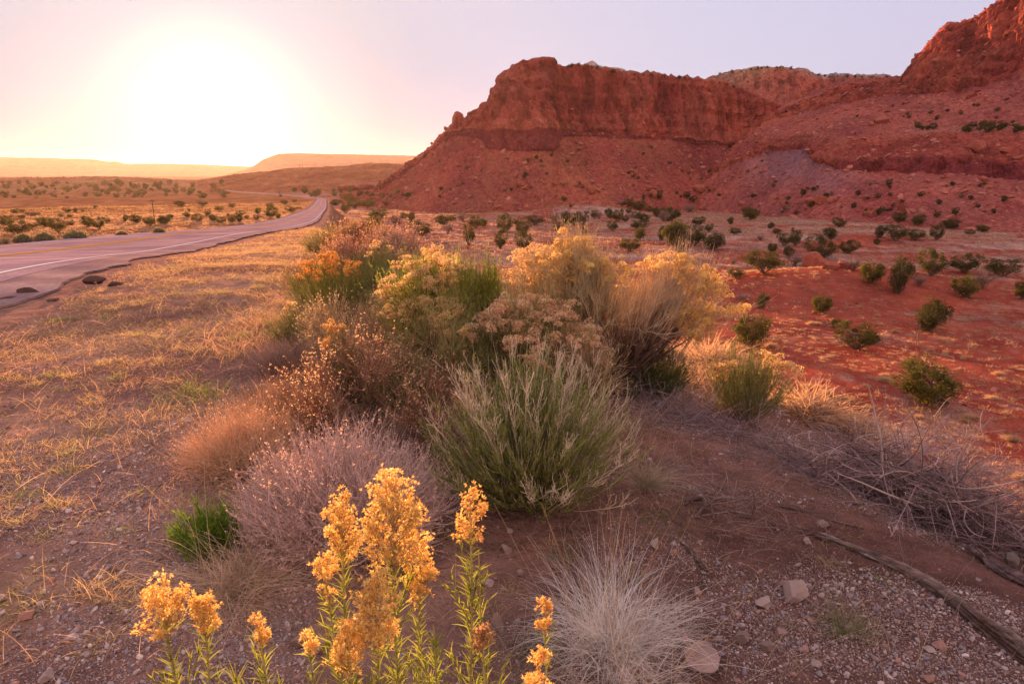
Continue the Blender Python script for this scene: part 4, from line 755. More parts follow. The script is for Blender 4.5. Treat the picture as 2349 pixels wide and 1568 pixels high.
NAMED = [  # X,Y in the right hand crop; label
 (1700, 1340, 420, 320, 3, 'nearest large juniper on the right, crown split open over a pale forked trunk'), (1250, 970, 270, 170, 2, 'broad dark juniper squatting alone on the red field, below the round olive one'),
 (560, 950, 270, 215, 3, 'round olive juniper on the red field just right of the golden bushes'), (1730, 860, 240, 210, 1, 'dark juniper with a knob on top, right of the broad dark one'),
 (1025, 740, 150, 130, 3, 'yellow green juniper in the middle of the red mound'), (637, 705, 100, 95, 1, 'small dark round juniper left of the yellow green one on the red mound'),
 (1530, 610, 170, 230, 1, 'tall pointed juniper leaning left on the right flank of the red mound'), (1350, 545, 180, 155, 3, 'full juniper between the boulder outcrop and the tall pointed one'),
 (645, 480, 240, 150, 2, 'wide spreading juniper on the left crest of the red mound'), (1020, 395, 180, 150, 0, 'big dark juniper standing behind the boulder outcrop'),
 (1960, 635, 190, 150, 3, 'golden lit juniper in front of the pair near the right edge'), (2200, 500, 200, 120, 2, 'wide juniper near the right edge behind grey twigs'), (1960, 475, 190, 120, 2, 'arched juniper left of the grey twigged shrubs at the right'),
 (1745, 495, 160, 160, 0, 'slanting juniper between the tall pointed one and the arched one'), (2335, 650, 110, 130, 3, 'juniper cut off by the right edge of the picture'), (2080, 580, 150, 130, 4, 'grey leafless shrub between the golden lit juniper and the wide one'),
 (850, 430, 130, 90, 4, 'leafless shrub just left of the boulder outcrop'), (1230, 460, 110, 90, 4, 'leafless shrub just right of the boulder outcrop'), (1660, 560, 110, 80, 4, 'leafless shrub beside the foot of the tall pointed juniper'),
 (1120, 830, 80, 65, 3, 'pale green shrub touching the broad dark juniper'), (500, 650, 110, 45, 4, 'low dead brush on the left side of the red mound')]
for X, Y, w, h, k, lab in NAMED: juniper(1523.2 + X * .3515, 458.8 + Y * .3515, w * .3515, h * .3515, k, jr.uniform(0, 6.28), lab)
def put(lst, ox, oy, sc): return [(ox + a[0] * sc, oy + a[1] * sc, a[2] * sc, a[3] * sc) for a in lst]
R4 = put([(565,130,105,75),(225,170,70,50),(432,160,40,40),(693,188,45,35),(465,225,65,35),(293,210,45,45),(630,265,50,35),(735,222,55,30),(785,300,80,70),(858,298,65,85),(1145,182,70,50),(1085,250,90,60),(705,345,60,60),(195,300,115,110),(318,325,140,90),(60,300,150,140),(115,370,90,80),(815,375,70,60),(1200,350,100,70),
 (1510,270,100,90),(1410,245,75,65),(1390,290,45,30),(1635,262,100,60),(1775,260,70,75),(1865,190,110,55),(1655,165,80,65),(1530,145,75,50),(2080,212,75,45),(1995,230,50,30),(470,510,90,50),(25,140,110,70),(165,75,65,40),(335,525,35,45),(455,420,40,40)], 1523.2, 458.8, .3515)
R5 = put([(240,710,130,140),(425,735,120,110),(200,870,110,150),(430,890,140,150),(540,635,150,75),(740,610,120,80),(850,635,110,110),(920,635,100,100),(1000,635,110,110),(740,695,60,70),(800,700,50,75),(1120,580,60,75),(1170,580,60,75),(1265,575,90,85),(1350,610,90,105),(1425,610,70,60),(1295,690,90,75),(1455,525,50,45),(1530,580,90,60),(1610,610,110,70),(1560,685,140,80),(1550,500,110,80),(1660,515,65,50),
 (1730,560,80,80),(1800,610,100,100),(1900,575,110,80),(1560,785,110,110),(1780,790,90,120),(1920,850,180,200),(2040,510,110,60),(1470,900,180,110),(825,400,60,40),(890,465,40,25),(1020,720,80,50),(1450,455,80,60),(1380,440,90,40),(1600,395,30,50),(1750,385,60,70),(2080,410,60,45),(2025,370,60,50),(370,645,90,60),(30,650,80,60)], 1101, 367, .2344)
R3 = put([(1595,415,120,90),(1450,525,100,95),(1165,575,200,145),(1715,485,100,115),(1790,445,80,60),(1655,640,100,170),(1400,440,140,80),(1480,410,90,60),(930,470,140,130),(770,390,150,90),(740,480,160,110),(1090,405,70,80),(1020,380,80,50),(350,250,120,50),(450,330,80,100),(480,230,100,80),(540,280,120,70),(660,275,120,60),(660,140,40,25),(700,240,80,50),(840,245,50,35)], 688, 413, .2344)
R2 = put([(80,340,240,140),(230,460,300,190),(430,360,120,60),(600,360,230,150),(760,430,200,190),(900,330,150,60),(1150,360,180,170),(1300,395,160,170),(1400,300,90,70),(1640,280,90,90),(1780,300,190,110),(1960,340,180,130),(2130,320,170,100),(2225,240,80,50),(190,180,110,60),(295,155,90,40),(430,200,180,40),(880,165,110,65),(985,165,70,65),(1080,160,50,40),(800,225,80,45),(910,225,80,35),(290,235,110,45),(650,130,30,25),(1250,105,70,35),(1390,230,35,30)], 0, 458.8, .1758)
R1 = put([(60,750,140,100),(125,690,80,50),(320,675,110,60),(345,605,40,35),(440,730,140,90),(560,650,90,50),(630,720,110,80),(720,740,120,70),(850,740,120,100),(930,730,110,90),(940,660,110,60),(1020,690,60,40),(1150,640,90,90),(1300,580,110,80),(1300,680,170,110),(1390,690,70,70),(1140,710,80,60),(1460,520,110,60),(1540,610,120,60),(1630,580,80,30),(240,540,150,60),(500,540,120,60),(700,600,110,60),(850,560,90,50),(1580,500,80,40)], 367, 367, .1953)
ORD = ['first', 'second', 'third', 'fourth', 'fifth', 'sixth', 'seventh', 'eighth', 'ninth', 'tenth', 'eleventh', 'twelfth', 'thirteenth', 'fourteenth', 'fifteenth', 'sixteenth', 'seventeenth', 'eighteenth', 'nineteenth', 'twentieth']
def rows_of(lst, where, cat, group, rowh, kinds=(0, 1, 2, 3, 0, 1, 2), names=None, deadp=.08, oname=None):
    """label every tree by its row (nearest row first) and its place from the left in that row"""
    lst = sorted(lst, key=lambda a: -a[1]); rows = []
    for a in lst:
        if rows and rows[-1][0][1] - a[1] < rowh and len(rows[-1]) < 20: rows[-1].append(a)
        else: rows.append([a])
    for ri, row in enumerate(rows):
        row.sort()
        rn = 'only row' if len(rows) == 1 else 'nearest row' if ri == 0 else 'farthest row' if ri == len(rows) - 1 else ORD[ri] + ' row'
        for j, a in enumerate(row):
            k = 4 if jr.uniform() < deadp and a[2] > 12 else int(jr.choice(kinds)); pos = (ORD[j] + ' from left') if len(row) > 1 else 'alone'
            nm = {0: 'dark rounded', 1: 'dark upright', 2: 'low spreading', 3: 'olive green', 4: 'grey leafless'}[k]
            what = 'shrub' if k == 4 else names or 'juniper'
            juniper(a[0], a[1], a[2], a[3], k, jr.uniform(0, 6.28), f'{nm} {what} {where}, {pos}, {rn}', group, name=oname and (oname if k < 4 else 'dead_' + oname), cat='shrub' if oname else None)
rows_of([(q[0], q[1], q[2] * 1.22, q[3] * 1.2) for q in R3], 'between road bend and mesa', 'tree', 'junipers between the road bend and the mesa', 16)
rows_of([(q[0], q[1], q[2] * 1.22, q[3] * 1.2) for q in R5], 'on the flat below the mesa', 'tree', 'junipers below the big mesa', 14)
rows_of([(q[0], q[1], q[2] * 1.22, q[3] * 1.2) for q in R4], 'on the flat below the mountain', 'tree', 'junipers below the mountain', 12)
rows_of(R2, 'beyond the road at left', 'tree', 'junipers left of the road', 10, deadp=.03)
rows_of(R1, 'beyond the road under the sun', 'tree', 'junipers under the sun', 8, deadp=.0)
# shrubs dotted over the slopes
def zone(n, x0, x1, f0, f1, w0, w1, where, group, seed, rowh, hr=.8, oname='slope_shrub'):
    r = np.random.default_rng(seed); out = []
    for i in range(n):
        x = r.uniform(x0, x1); t = r.uniform(0, 1); y = f0(x) * (1 - t) + f1(x) * t; w = r.uniform(w0, w1); out.append((x, y, w, w * r.uniform(.6, .95)))
    rows_of(out, where, 'shrub', group, rowh, names='shrub', deadp=.05, oname=oname)
zone(60, 1000, 1780, lambda x: 455, lambda x: np.interp(x, [1000, 1130, 1300, 1780], [360, 370, 340, 330]), 5, 11, 'on the talus of the big mesa', 'shrubs on the talus of the big mesa', 21, 24)
zone(46, 1780, 2340, lambda x: 500, lambda x: 425, 8, 17, 'below the mountain ledge', 'shrubs on the slope below the mountain ledge', 22, 18)
zone(22, 2100, 2345, lambda x: 305, lambda x: 290, 10, 22, 'on the mountain bench', 'shrubs on the mountain bench', 23, 9)
zone(18, 1950, 2345, lambda x: 285, lambda x: 235, 5, 11, 'on the upper mountain rubble', 'shrubs on the upper rubble of the mountain', 24, 14)
zone(110, 0, 520, lambda x: 456, lambda x: 420, 5, 17, 'on the low hills at the left', 'shrubs on the low hills', 25, 7, .5, 'hill_shrub')
zone(34, 620, 950, lambda x: 455, lambda x: 440, 8, 16, 'below the dark ridge', 'shrubs below the ridge', 26, 6)
def skyline(n, x0, x1, row, w0, w1, group, where, seed):
    r = np.random.default_rng(seed); xs = np.array([a[0] for a in row]); ys = np.array([a[1] for a in row])
    for j, x in enumerate(sorted(r.uniform(x0, x1, n))):
        y = np.interp(x, xs, ys)
        for k in range(14):
            p = hit(x, y + 1.5 + k)
            if p is not None and p.y < 900: break
        w = r.uniform(w0, w1); juniper(x, y + 2.0 + k, w, w * r.uniform(.6, 1.2), int(r.integers(0, 3)), r.uniform(0, 6), f'small dark shrub on the skyline {where}, {ORD[j]} from left', group, name='rim_shrub', cat='shrub')
skyline(18, 1285, 1690, M1_top, 4, 9, 'shrubs on the rim of the big mesa', 'of the big mesa', 31)
skyline(20, 1640, 1900, m2_top, 3, 7, 'shrubs on the rim of the back mesa', 'of the back mesa', 32)
skyline(16, 1900, 2075, m2_top, 3, 6, 'shrubs on the low right rim of the back mesa', 'right of the back mesa top', 33)
# roadside bushes beyond the road
for i, (X, Y, w, h, lab) in enumerate([(80, 560, 200, 90, 'grey brush at the far road edge by the left picture edge'), (300, 560, 220, 110, 'pinkish grey brush at the far road edge, second from the left'), (590, 545, 260, 120, 'grey green brush at the far road edge, third from the left'),
        (1000, 515, 320, 120, 'wide grey green brush at the far road edge, just right of the tree clumps'), (1590, 470, 150, 60, 'small green brush at the far road edge near the power pole'), (2080, 440, 150, 80, 'faded brush at the far road edge right of the power pole')]):
    p = hit(X * .1758, 458.8 + Y * .1758 + 1); dep = p.y * CP - (p.z - CAMZ) * SP; s = dep / FPX
    bush('roadside_brush', lab, 'bush', (p.x, p.y, p.z), h * .1758 * s, w * .1758 * s * .5, 260, stem=((.28, .2, .12), (.42, .34, .20)), tw=5, twL=.3, sr=(.012, .006), leaf=[((.36, .31, .17), 4)], leafL=.09, leafw=.03, seed=400 + i, thmax=1.4, group='brush along the far road edge')

# ------------------------------------------------------------------ posts and power poles
def fence_post(px, py, hpx, lab, i):
    p = hit(px, py); s = (p.y * CP - (p.z - CAMZ) * SP) / FPX; h = hpx * s; rng = np.random.default_rng(i)
    g = Geo(); t = np.linspace(0, 1, 7)[None, :, None]; P = np.concatenate([rng.normal() * .05 * t + .01 * np.sin(t * 9), .03 * t, t * (h + .3) - .3], -1)
    tubes(g, P, .07, .055, (.30, .17, .12), (.42, .26, .18), sides=7, rng=rng); v = P[0, -1]; n = 7
    tubes(g, P[:, -1:] + np.array([[[0, 0, 0], [0, 0, .02]]]), .055, .012, (.42, .26, .18), (.42, .26, .18), sides=7, rng=rng)
    tag(build('fence_post', g, M_POST, loc=tuple(p)), lab, 'post', 'old fence posts on the red field')
for i, a in enumerate([(2221, 812, 32, 'rightmost weathered fence post on the red field'), (2101, 795, 28, 'fence post just left of the rightmost one, below the knobbed juniper'), (1844, 731, 20, 'fence post left of the yellow green juniper'), (1779, 711, 16, 'dark fence post right of the small dark round juniper'), (1723, 690, 16, 'leftmost thin fence post on the red mound')]):
    fence_post(*a, 700 + i)
def box(g, c, s, col):
    x, y, z = np.array(s) / 2; V = np.array([(i * x, j * y, k * z) for i in (-1, 1) for j in (-1, 1) for k in (-1, 1)]) + c
    g.add(V, [(0, 1, 3, 2), (4, 6, 7, 5), (0, 4, 5, 1), (2, 3, 7, 6), (0, 2, 6, 4), (1, 5, 7, 3)], col)
def pole(px, py, hpx, lab, r, two=False, group=None, dist=None):
    p = hit(px, py) if dist is None else Vector(at(px, py, dist)); s = (p.y * CP - (p.z - CAMZ) * SP) / FPX; h = hpx * s
    o = empty('power_pole', tuple(p), lab, 'power pole', group)
    for dx in ((-h * .16, h * .16) if two else (0,)):
        g = Geo(); t = np.linspace(0, 1, 5)[None, :, None]; tubes(g, np.concatenate([t * 0 + dx, t * 0, t * (h + 2) - 2], -1), r, r * .75, (.16, .10, .08), (.16, .10, .08), sides=8); build('pole', g, M_POST, o)
    g = Geo(); box(g, (0, .0 - r, h * (.93 if not two else .86)), (h * (.24 if not two else .5), r, r * 1.3), (.15, .1, .08)); build('crossarm', g, M_POST, o)
    if not two:
        for dx in (-.1, .1):
            g = Geo(); t = np.linspace(0, 1, 4)[None, :, None]; tubes(g, np.concatenate([t * 0 + dx * h, t * 0 - r, h * .94 + t * .3], -1), .07, .05, (.3, .25, .22), (.3, .25, .22), sides=6); build('insulator', g, M_POST, o)
pole(356, 517, 59, 'tall wooden power pole in the valley left of the road', .17)
pole(692, 397, 20, 'pair of joined transmission poles on the skyline right of the sun', .35, two=True, dist=1600)

# ------------------------------------------------------------------ rocks
_t = (1 + 5 ** .5) / 2
def ico(sub):
    V = [(-1, _t, 0), (1, _t, 0), (-1, -_t, 0), (1, -_t, 0), (0, -1, _t), (0, 1, _t), (0, -1, -_t), (0, 1, -_t), (_t, 0, -1), (_t, 0, 1), (-_t, 0, -1), (-_t, 0, 1)]
    F = [(0, 11, 5), (0, 5, 1), (0, 1, 7), (0, 7, 10), (0, 10, 11), (1, 5, 9), (5, 11, 4), (11, 10, 2), (10, 7, 6), (7, 1, 8), (3, 9, 4), (3, 4, 2), (3, 2, 6), (3, 6, 8), (3, 8, 9), (4, 9, 5), (2, 4, 11), (6, 2, 10), (8, 6, 7), (9, 8, 1)]
    V = [np.array(v, float) / np.linalg.norm(v) for v in V]
    for _ in range(sub):
        mid = {}; nf = []
        def m(a, b):
            k = (min(a, b), max(a, b))
            if k not in mid: v = V[a] + V[b]; V.append(v / np.linalg.norm(v)); mid[k] = len(V) - 1
            return mid[k]
        for a, b, c in F:
            x, y, z = m(a, b), m(b, c), m(c, a); nf += [(a, x, z), (b, y, x), (c, z, y), (x, y, z)]
        F = nf
    return np.array(V), np.array(F)
ICO = {k: ico(k) for k in (0, 1, 2, 3, 4)}
def rock_shape(sub, rng, planes=9, rough=.03):
    V, F = ICO[sub]; planes += 7; Nn = rdir(planes, rng); dd = rng.uniform(.5, .85, planes); dp = V @ Nn.T
    r = np.min(np.where(dp > .05, dd[None] / np.maximum(dp, .05), 9), 1); r = np.minimum(r, 1.05)
    r = r * (1 + rough * fbm(V * 2.3 + rng.uniform(0, 50, 3), 3, 3)); return V * r[:, None], F
def rock(name, label, base, size, col, seed, rz=0, sink=.25, group=None, cat='rock', sub=4, mat=None, planes=9):
    rng = np.random.default_rng(seed); V, F = rock_shape(sub, rng, planes); V = V * (np.array(size) / 2); g = Geo()
    c, s = math.cos(rz), math.sin(rz); V = np.stack([V[:, 0] * c - V[:, 1] * s, V[:, 0] * s + V[:, 1] * c, V[:, 2]], 1); V[:, 2] += size[2] * (.5 - sink)
    g.add(V, F, col); return tag(build(name, g, mat or M_STONE, loc=base), label, cat, group)
ST = (.36, .24, .20); ST2 = (.42, .31, .27); ST3 = (.28, .19, .16)
for i, (px, py, w, h, c, lab) in enumerate([
        (1822, 1372, 66, 62, ST2, 'largest pointed field stone on the right foreground dirt'), (1755, 1388, 48, 30, ST2, 'blunt pale stone just left of the largest pointed one'), (1502, 1255, 28, 38, (.5, .38, .32), 'upright pale stone between white grass and green dome'),
        (1600, 1365, 28, 26, ST, 'small angular stone left of the blunt pale stone'), (1790, 1455, 34, 22, ST, 'round stone below the blunt pale stone'), (1600, 1510, 110, 40, ST, 'long flat slab at the bottom right of the white grass'),
        (1760, 1490, 42, 34, ST3, 'dark stone right of the long flat slab'), (1850, 1245, 26, 22, ST2, 'cream cube shaped stone on the gravel above the largest stone'), (1890, 1205, 34, 16, ST3, 'brown stone under the tip of the long log'),
        (715, 1275, 85, 70, (.24, .15, .12), 'large reddish rock beside the lilac grey bush'), (1127, 1172, 46, 22, ST, 'flat brown stone left of the base of the green dome'), (1005, 1212, 32, 18, ST3, 'small brown stone between lilac bush and green dome'),
        (1162, 1265, 38, 24, ST, 'stone behind the thin flowerless stalk'), (1193, 1320, 26, 30, ST, 'reddish stone left of the fine white tuft'), (1140, 1440, 40, 52, ST, 'upright flat stone beside the round tan head'), (1118, 1342, 40, 22, ST2, 'pale stone right of the lone plume stalk'),
        (685, 1480, 40, 44, ST, 'grey pink stone left of the tiny golden head'), (728, 1495, 48, 50, ST, 'larger grey pink stone behind the tiny golden head'), (60, 1415, 46, 26, (.45, .24, .18), 'rose coloured stone on the gravel at the left'), (60, 1360, 24, 18, (.3, .24, .24), 'grey pebble above the rose coloured stone'),
        (105, 1560, 44, 36, ST2, 'pale stone cut by the bottom left edge'), (395, 1540, 60, 30, ST2, 'pale slab under the broad flat topped head'), (570, 925, 48, 16, (.5, .32, .26), 'pale flat stone at the edge of the tan bush'), (430, 965, 40, 12, ST2, 'pale flat stone set in the middle of the verge'),
        (1700, 1470, 50, 40, ST3, 'brown stone among straws at the bottom'), (1570, 1475, 42, 36, ST, 'angular stone right of the fine white tuft'), (2320, 1295, 60, 40, (.20, .16, .14), 'dark greenish stone under the short log at the right edge'), (1480, 1545, 50, 34, ST, 'stone half hidden by the curly white grass'),
        (1550, 1400, 26, 14, ST, 'thin chip of stone left of the small angular stone'), (2130, 1490, 30, 10, ST2, 'flat pale chip near the foot of the long log'), (1960, 1340, 20, 12, ST, 'small pebble like stone above the green based tuft'), (330, 870, 16, 9, (.3, .12, .09), 'small dark red stone far up the verge')]):
    p = hit(px, py); s = (p.y * CP - (p.z - CAMZ) * SP) / FPX
    rock('stone', lab, tuple(p), (w * s, w * s * .8, max(h, 10) * s * 1.05), c, 800 + i, rz=.4 * i, planes=8 + i % 4)
for i, (px, py, w, h, lab) in enumerate([(222, 650, 58, 24, 'largest dark lump of broken asphalt on the road verge'), (60, 676, 60, 26, 'dark broken asphalt lump near the left edge'), (15, 690, 62, 14, 'tilted asphalt slab cut by the left edge'), (265, 655, 40, 16, 'flat asphalt piece under the largest lump'), (120, 690, 36, 8, 'thin reddish asphalt flake right of the slab')]):
    p = hit(px, py); s = (p.y * CP - (p.z - CAMZ) * SP) / FPX
    rock('asphalt_lump', lab, tuple(p), (w * s, w * s * .7, h * s), (.13, .075, .065), 850 + i, rz=.3 * i, cat='rubble', group='broken asphalt lumps on the verge')
_r = np.random.default_rng(66); _pm = []
for v in range(5):
    V_, F_ = rock_shape(3, _r, 9); _g = Geo(); _g.add(V_ * [.5, .4, .28] + [0, 0, .12], F_, [ST, ST2, ST3, (.40, .22, .17), (.34, .28, .27)][v]); _pm.append(make_mesh('stone', _g, M_STONE))
_sp = [(_r.uniform(1100, 2250), _r.uniform(1180, 1567)) for _ in range(110)]; _sp2 = [(_r.uniform(0, 1100), _r.uniform(1150, 1567)) for _ in range(40)]
def _rank(L, h):
    L = sorted(L, key=lambda a: -a[1]); rows = [L[i:i + h] for i in range(0, len(L), h)]
    return [(x, y, ORD[j], 'nearest row' if i == 0 else ORD[i] + ' row') for i, rw in enumerate(rows) for j, (x, y) in enumerate(sorted(rw))]
for j, (px_, py_, oj, orow) in enumerate(_rank(_sp, 10) + _rank(_sp2, 8)):
    p = hit(px_, py_)
    if p is None or p.y > 5: continue
    o = bpy.data.objects.new('small_stone', _pm[j % 5]); COL.objects.link(o); o.location = p; s_ = .018 + _r.pareto(2.5) * .014; s_ = min(s_, .07); o.scale = (s_, s_, s_); o.rotation_euler = (_r.normal() * .2, _r.normal() * .2, _r.uniform(0, 6.28))
    tag(o, 'small loose ' + ['brown', 'pale', 'dark', 'rust red', 'grey'][j % 5] + ' stone on the ' + ('right foreground, ' if px_ > 1100 else 'left foreground, ') + oj + ' from left, ' + orow, 'rock', 'loose small stones on the ' + ('right' if px_ > 1100 else 'left') + ' foreground')
rr_ = np.random.default_rng(77)
BR = [(1868, 612, 70, 40, 'largest boulder of the outcrop on the red mound'), (1905, 618, 50, 28, 'second boulder of the outcrop on the red mound, right of the largest'), (1935, 615, 40, 22, 'third boulder at the right end of the outcrop'), (1462, 470, 24, 20, 'round red boulder at the foot of the big mesa'),
      (1498, 452, 26, 18, 'boulder right of the round one at the mesa foot'), (1490, 437, 22, 16, 'upper boulder above the pair at the mesa foot'), (1355, 442, 30, 22, 'pointed boulder behind the pale mound'), (1195, 425, 24, 14, 'slanted pale boulder on the mesa talus, left of two'), (1205, 434, 22, 13, 'slanted pale boulder on the mesa talus, right of two'),
      (1145, 478, 28, 12, 'low boulder at the mesa foot left of the pale mound'), (1160, 395, 12, 9, 'small boulder high on the mesa talus'), (1273, 422, 18, 14, 'blocky boulder in the middle of the mesa talus'), (1605, 440, 36, 18, 'leaning slab in the gully between mesa and mountain'), (1625, 432, 22, 16, 'block on top of the leaning slab'),
      (1860, 467, 40, 22, 'slanted block on the lower mountain slope, left of three'), (1885, 464, 34, 20, 'slanted block on the lower mountain slope, middle of three'), (1910, 462, 26, 16, 'slanted block on the lower mountain slope, right of three'), (2020, 283, 50, 22, 'smooth oval boulder above the mountain bench'), (1998, 288, 20, 13, 'small boulder left of the smooth oval one'),
      (2235, 345, 52, 26, 'round topped boulder in the mountain ledge'), (2300, 350, 36, 18, 'boulder right of the round topped one in the ledge'), (2255, 413, 24, 14, 'cube shaped boulder on the slope under the ledge'), (2268, 432, 22, 9, 'flat boulder just below the cube shaped one'), (1700, 468, 22, 12, 'boulder at the tip of the lower slope'), (1800, 470, 26, 14, 'boulder left of the slanted blocks')]
for i, (px, py, w, h, lab) in enumerate(BR):
    p = hit(px, py); s = (p.y * CP - (p.z - CAMZ) * SP) / FPX
    rock('boulder', lab, tuple(p), (w * s, w * s * .8, h * s * 1.3), (.40, .13, .085), 900 + i, rz=rr_.uniform(-.5, .5), sink=.3, cat='boulder', sub=3, mat=M_BOULDER)

# rubble on the slopes: past counting
def scatter_rocks(pts, sizes, cols, name, mat, sub, rng, nproto=4, flat=.6):
    g = Geo()
    protos = [rock_shape(sub, rng, 8) for _ in range(nproto)]
    which = rng.integers(0, nproto, len(pts)); a = rng.uniform(0, 6.283, len(pts)); tl = rng.normal(size=(len(pts), 2)) * .3
    for k in range(nproto):
        m = which == k; V, F = protos[k]; n = m.sum(); sz = sizes[m][:, None, None] * np.stack([np.ones(n), rng.uniform(.6, 1, n), rng.uniform(flat * .6, flat * 1.2, n)], 1)[:, None]
        W_ = V[None] * sz * .5; c, s = np.cos(a[m])[:, None], np.sin(a[m])[:, None]
        W_ = np.stack([W_[..., 0] * c - W_[..., 1] * s, W_[..., 0] * s + W_[..., 1] * c, W_[..., 2] + W_[..., 0] * tl[m][:, :1] + W_[..., 1] * tl[m][:, 1:]], -1) + pts[m][:, None]
        FF = F[None] + (np.arange(n) * len(V))[:, None, None]; g.add(W_.reshape(-1, 3), FF.reshape(-1, 3), np.repeat(cols[m], len(V), 0))
    return tag(build(name, g, mat), kind='stuff')
def slope_points(o, n, rng, rows=None, test=None):
    me = o.data; V = np.empty(len(me.vertices) * 3, np.float32); me.vertices.foreach_get('co', V); V = V.reshape(-1, 3).astype(float)
    i = rng.integers(0, len(V), n * 4); p = V[i]; r = ray(0, 0)
    if test is not None: p = p[test(p)]
    return p[:n]
def upfacing(o, n, rng, zlim, ymax=600):
    me = o.data; nf = len(me.polygons); c = np.empty(nf * 3, np.float32); me.polygons.foreach_get('center', c); c = c.reshape(-1, 3); nm = np.empty(nf * 3, np.float32); me.polygons.foreach_get('normal', nm); nm = nm.reshape(-1, 3)
    ar = np.empty(nf, np.float32); me.polygons.foreach_get('area', ar)
    ok = (np.abs(nm[:, 2]) > .55) & (c[:, 1] < ymax) & (c[:, 2] < zlim) & (c[:, 2] > -20); w = ar * ok; w = w / w.sum(); i = rng.choice(nf, n, p=w); return c[i].astype(float) + rng.normal(size=(n, 3)) * [.3, .3, 0]
rg = np.random.default_rng(41)
for o, zl, n in ((mesa1, 42, 13000), (mesa3, 120, 20000)):
    p = upfacing(o, n, rg, zl, 560); sz = .5 + rg.pareto(2.0, n) * .5; sz = np.clip(sz, .4, 4.5); c = np.array([.40, .13, .085]) * (1 + .18 * rg.normal(size=(n, 1))) + rg.uniform(0, .05, (n, 1))
    scatter_rocks(p, sz, np.clip(c, .02, 1), 'talus_rubble', M_BOULDER, 1, rg)

# ------------------------------------------------------------------ gravel, grass and dry ground cover
def polar(n, r0, r1, a0, a1, rng, p=1.0):
    u = rng.uniform(0, 1, n); r = np.exp(np.log(r0) + (np.log(r1) - np.log(r0)) * u) if p == 0 else (r0 ** p + (r1 ** p - r0 ** p) * u) ** (1 / p)
    a = np.radians(rng.uniform(a0, a1, n)); return r * np.sin(a), r * np.cos(a), r
rg = np.random.default_rng(42)
x, y, r = polar(420000, 1.3, 8.0, -48, 44, rg, .7); z, U, B, bank, f = ground(x, y, True)
dens = np.where(U > B - 3.4, sstep(-.35, .25, fbm(xyz(x, y) / .6, 2, 81)), sstep(-.5, .15, fbm(xyz(x, y) / 1.1, 2, 82)) * sstep(7, 2.5, r) + .12)
dens = dens * np.where((x > -.45) & (x < .75) & (r < 3.5), .25, 1)
k = (U > 2.0) & (U < B + 2.0) & (rg.uniform(0, 1, len(x)) < dens)
x, y, z, r = x[k], y[k], z[k], r[k]; n = len(x); sz = np.clip(.006 + rg.pareto(2.8, n) * .005, .006, .034) * (1 + r * .07)
base = np.array([[.40, .30, .27], [.26, .17, .15], [.54, .42, .38], [.27, .22, .24], [.42, .23, .17], [.66, .56, .52]])[rg.choice(6, n, p=[.3, .25, .15, .15, .1, .05])]
scatter_rocks(np.stack([x, y, z + sz * .12], 1), sz, base * (1 + .12 * rg.normal(size=(n, 1))), 'gravel', M_GRAVEL, 0, rg, 6, .65)
print('GRAVEL', n)

def cover(name, n, r0, r1, a0, a1, seed, L, w, c0, c1, test, th=1.1, k=3, bend=.9, p=.6, grow=.03, clump=12, spread=.05, curl=.3):
    rg = np.random.default_rng(seed); x, y, r = polar(n, r0, r1, a0, a1, rg, p); z, U, B, bank, f = ground(x, y, True)
    m = rg.uniform(0, 1, n) < test(x, y, r, U, B, bank, f); x, y, z, r = x[m], y[m], z[m], r[m]; n = len(x)
    idx = np.repeat(np.arange(n), clump); sc = (1 + grow * r)[idx]; q = np.stack([x, y, z], 1)[idx]; of = rg.normal(size=(len(idx), 2)) * (spread * sc)[:, None]; q[:, :2] += of
    s = rg.uniform(.5, 1.2, n)[idx]; t = th * rg.uniform(0, 1, len(idx)) ** .6; ph = rg.uniform(0, 6.283, len(idx)); d = np.stack([np.sin(t) * np.cos(ph), np.sin(t) * np.sin(ph), np.cos(t)], 1)
    q[:, 2] -= .01; g = Geo(); mixv = rg.uniform(0, 1, (n, 1)) ; c0 = np.asarray(c0, float); c1 = np.asarray(c1, float)
    ca = (c0[0] * (1 - mixv) + c0[1] * mixv)[idx]; cb = (c1[0] * (1 - mixv) + c1[1] * mixv)[idx]
    blades(g, q, d, L * sc * s * rg.uniform(.5, 1.2, len(idx)), w * sc, ca, cb, k=k, bend=bend, rng=rg, curl=curl, cj=.2)
    return tag(build(name, g, M_GRASS), kind='stuff')
def t_verge(x, y, r, U, B, bank, f):
    nz = .6 * fbm(xyz(x, y) / 1.6, 3, 91) + .75 * fbm(xyz(x, y * 1.6) / .38, 2, 95); near = sstep(1.5, 4.5, r)
    d = sstep(-.05, .22, nz + .22 * near - .10) * (U > 2.2) * (U < B + .5); d = d * np.where(U > B - 3.8, .16 + .3 * sstep(5, 12, r), 1); return d * .95
cover('verge_grass', 21000, 1.8, 15, -50, 30, 43, .055, .0019, [(.32, .20, .11), (.24, .22, .07)], [(.95, .62, .38), (.66, .50, .24)], t_verge, p=1.1, clump=22, spread=.05, grow=.07, th=1.35, curl=.15)
cover('verge_tufts', 1100, 2.2, 26, -50, 12, 144, .075, .0020, [(.36, .24, .13), (.26, .26, .09)], [(.95, .64, .38), (.60, .56, .24)], lambda x, y, r, U, B, bank, f: (U > 2.6) * (U < B - 1) * .9, p=1.0, clump=80, spread=.035, grow=.04, th=1.15, bend=.8, curl=.2, k=4)
cover('stray_straw', 900, 1.7, 9, -50, 20, 143, .20, .0022, [(.5, .32, .2), (.6, .42, .26)], [(.95, .66, .42), (.85, .6, .36)], lambda x, y, r, U, B, bank, f: (U > 2.2) * (U < B - 1.5) * .8, p=1.0, clump=5, spread=.05, grow=.02, th=1.3, curl=.2, k=5)
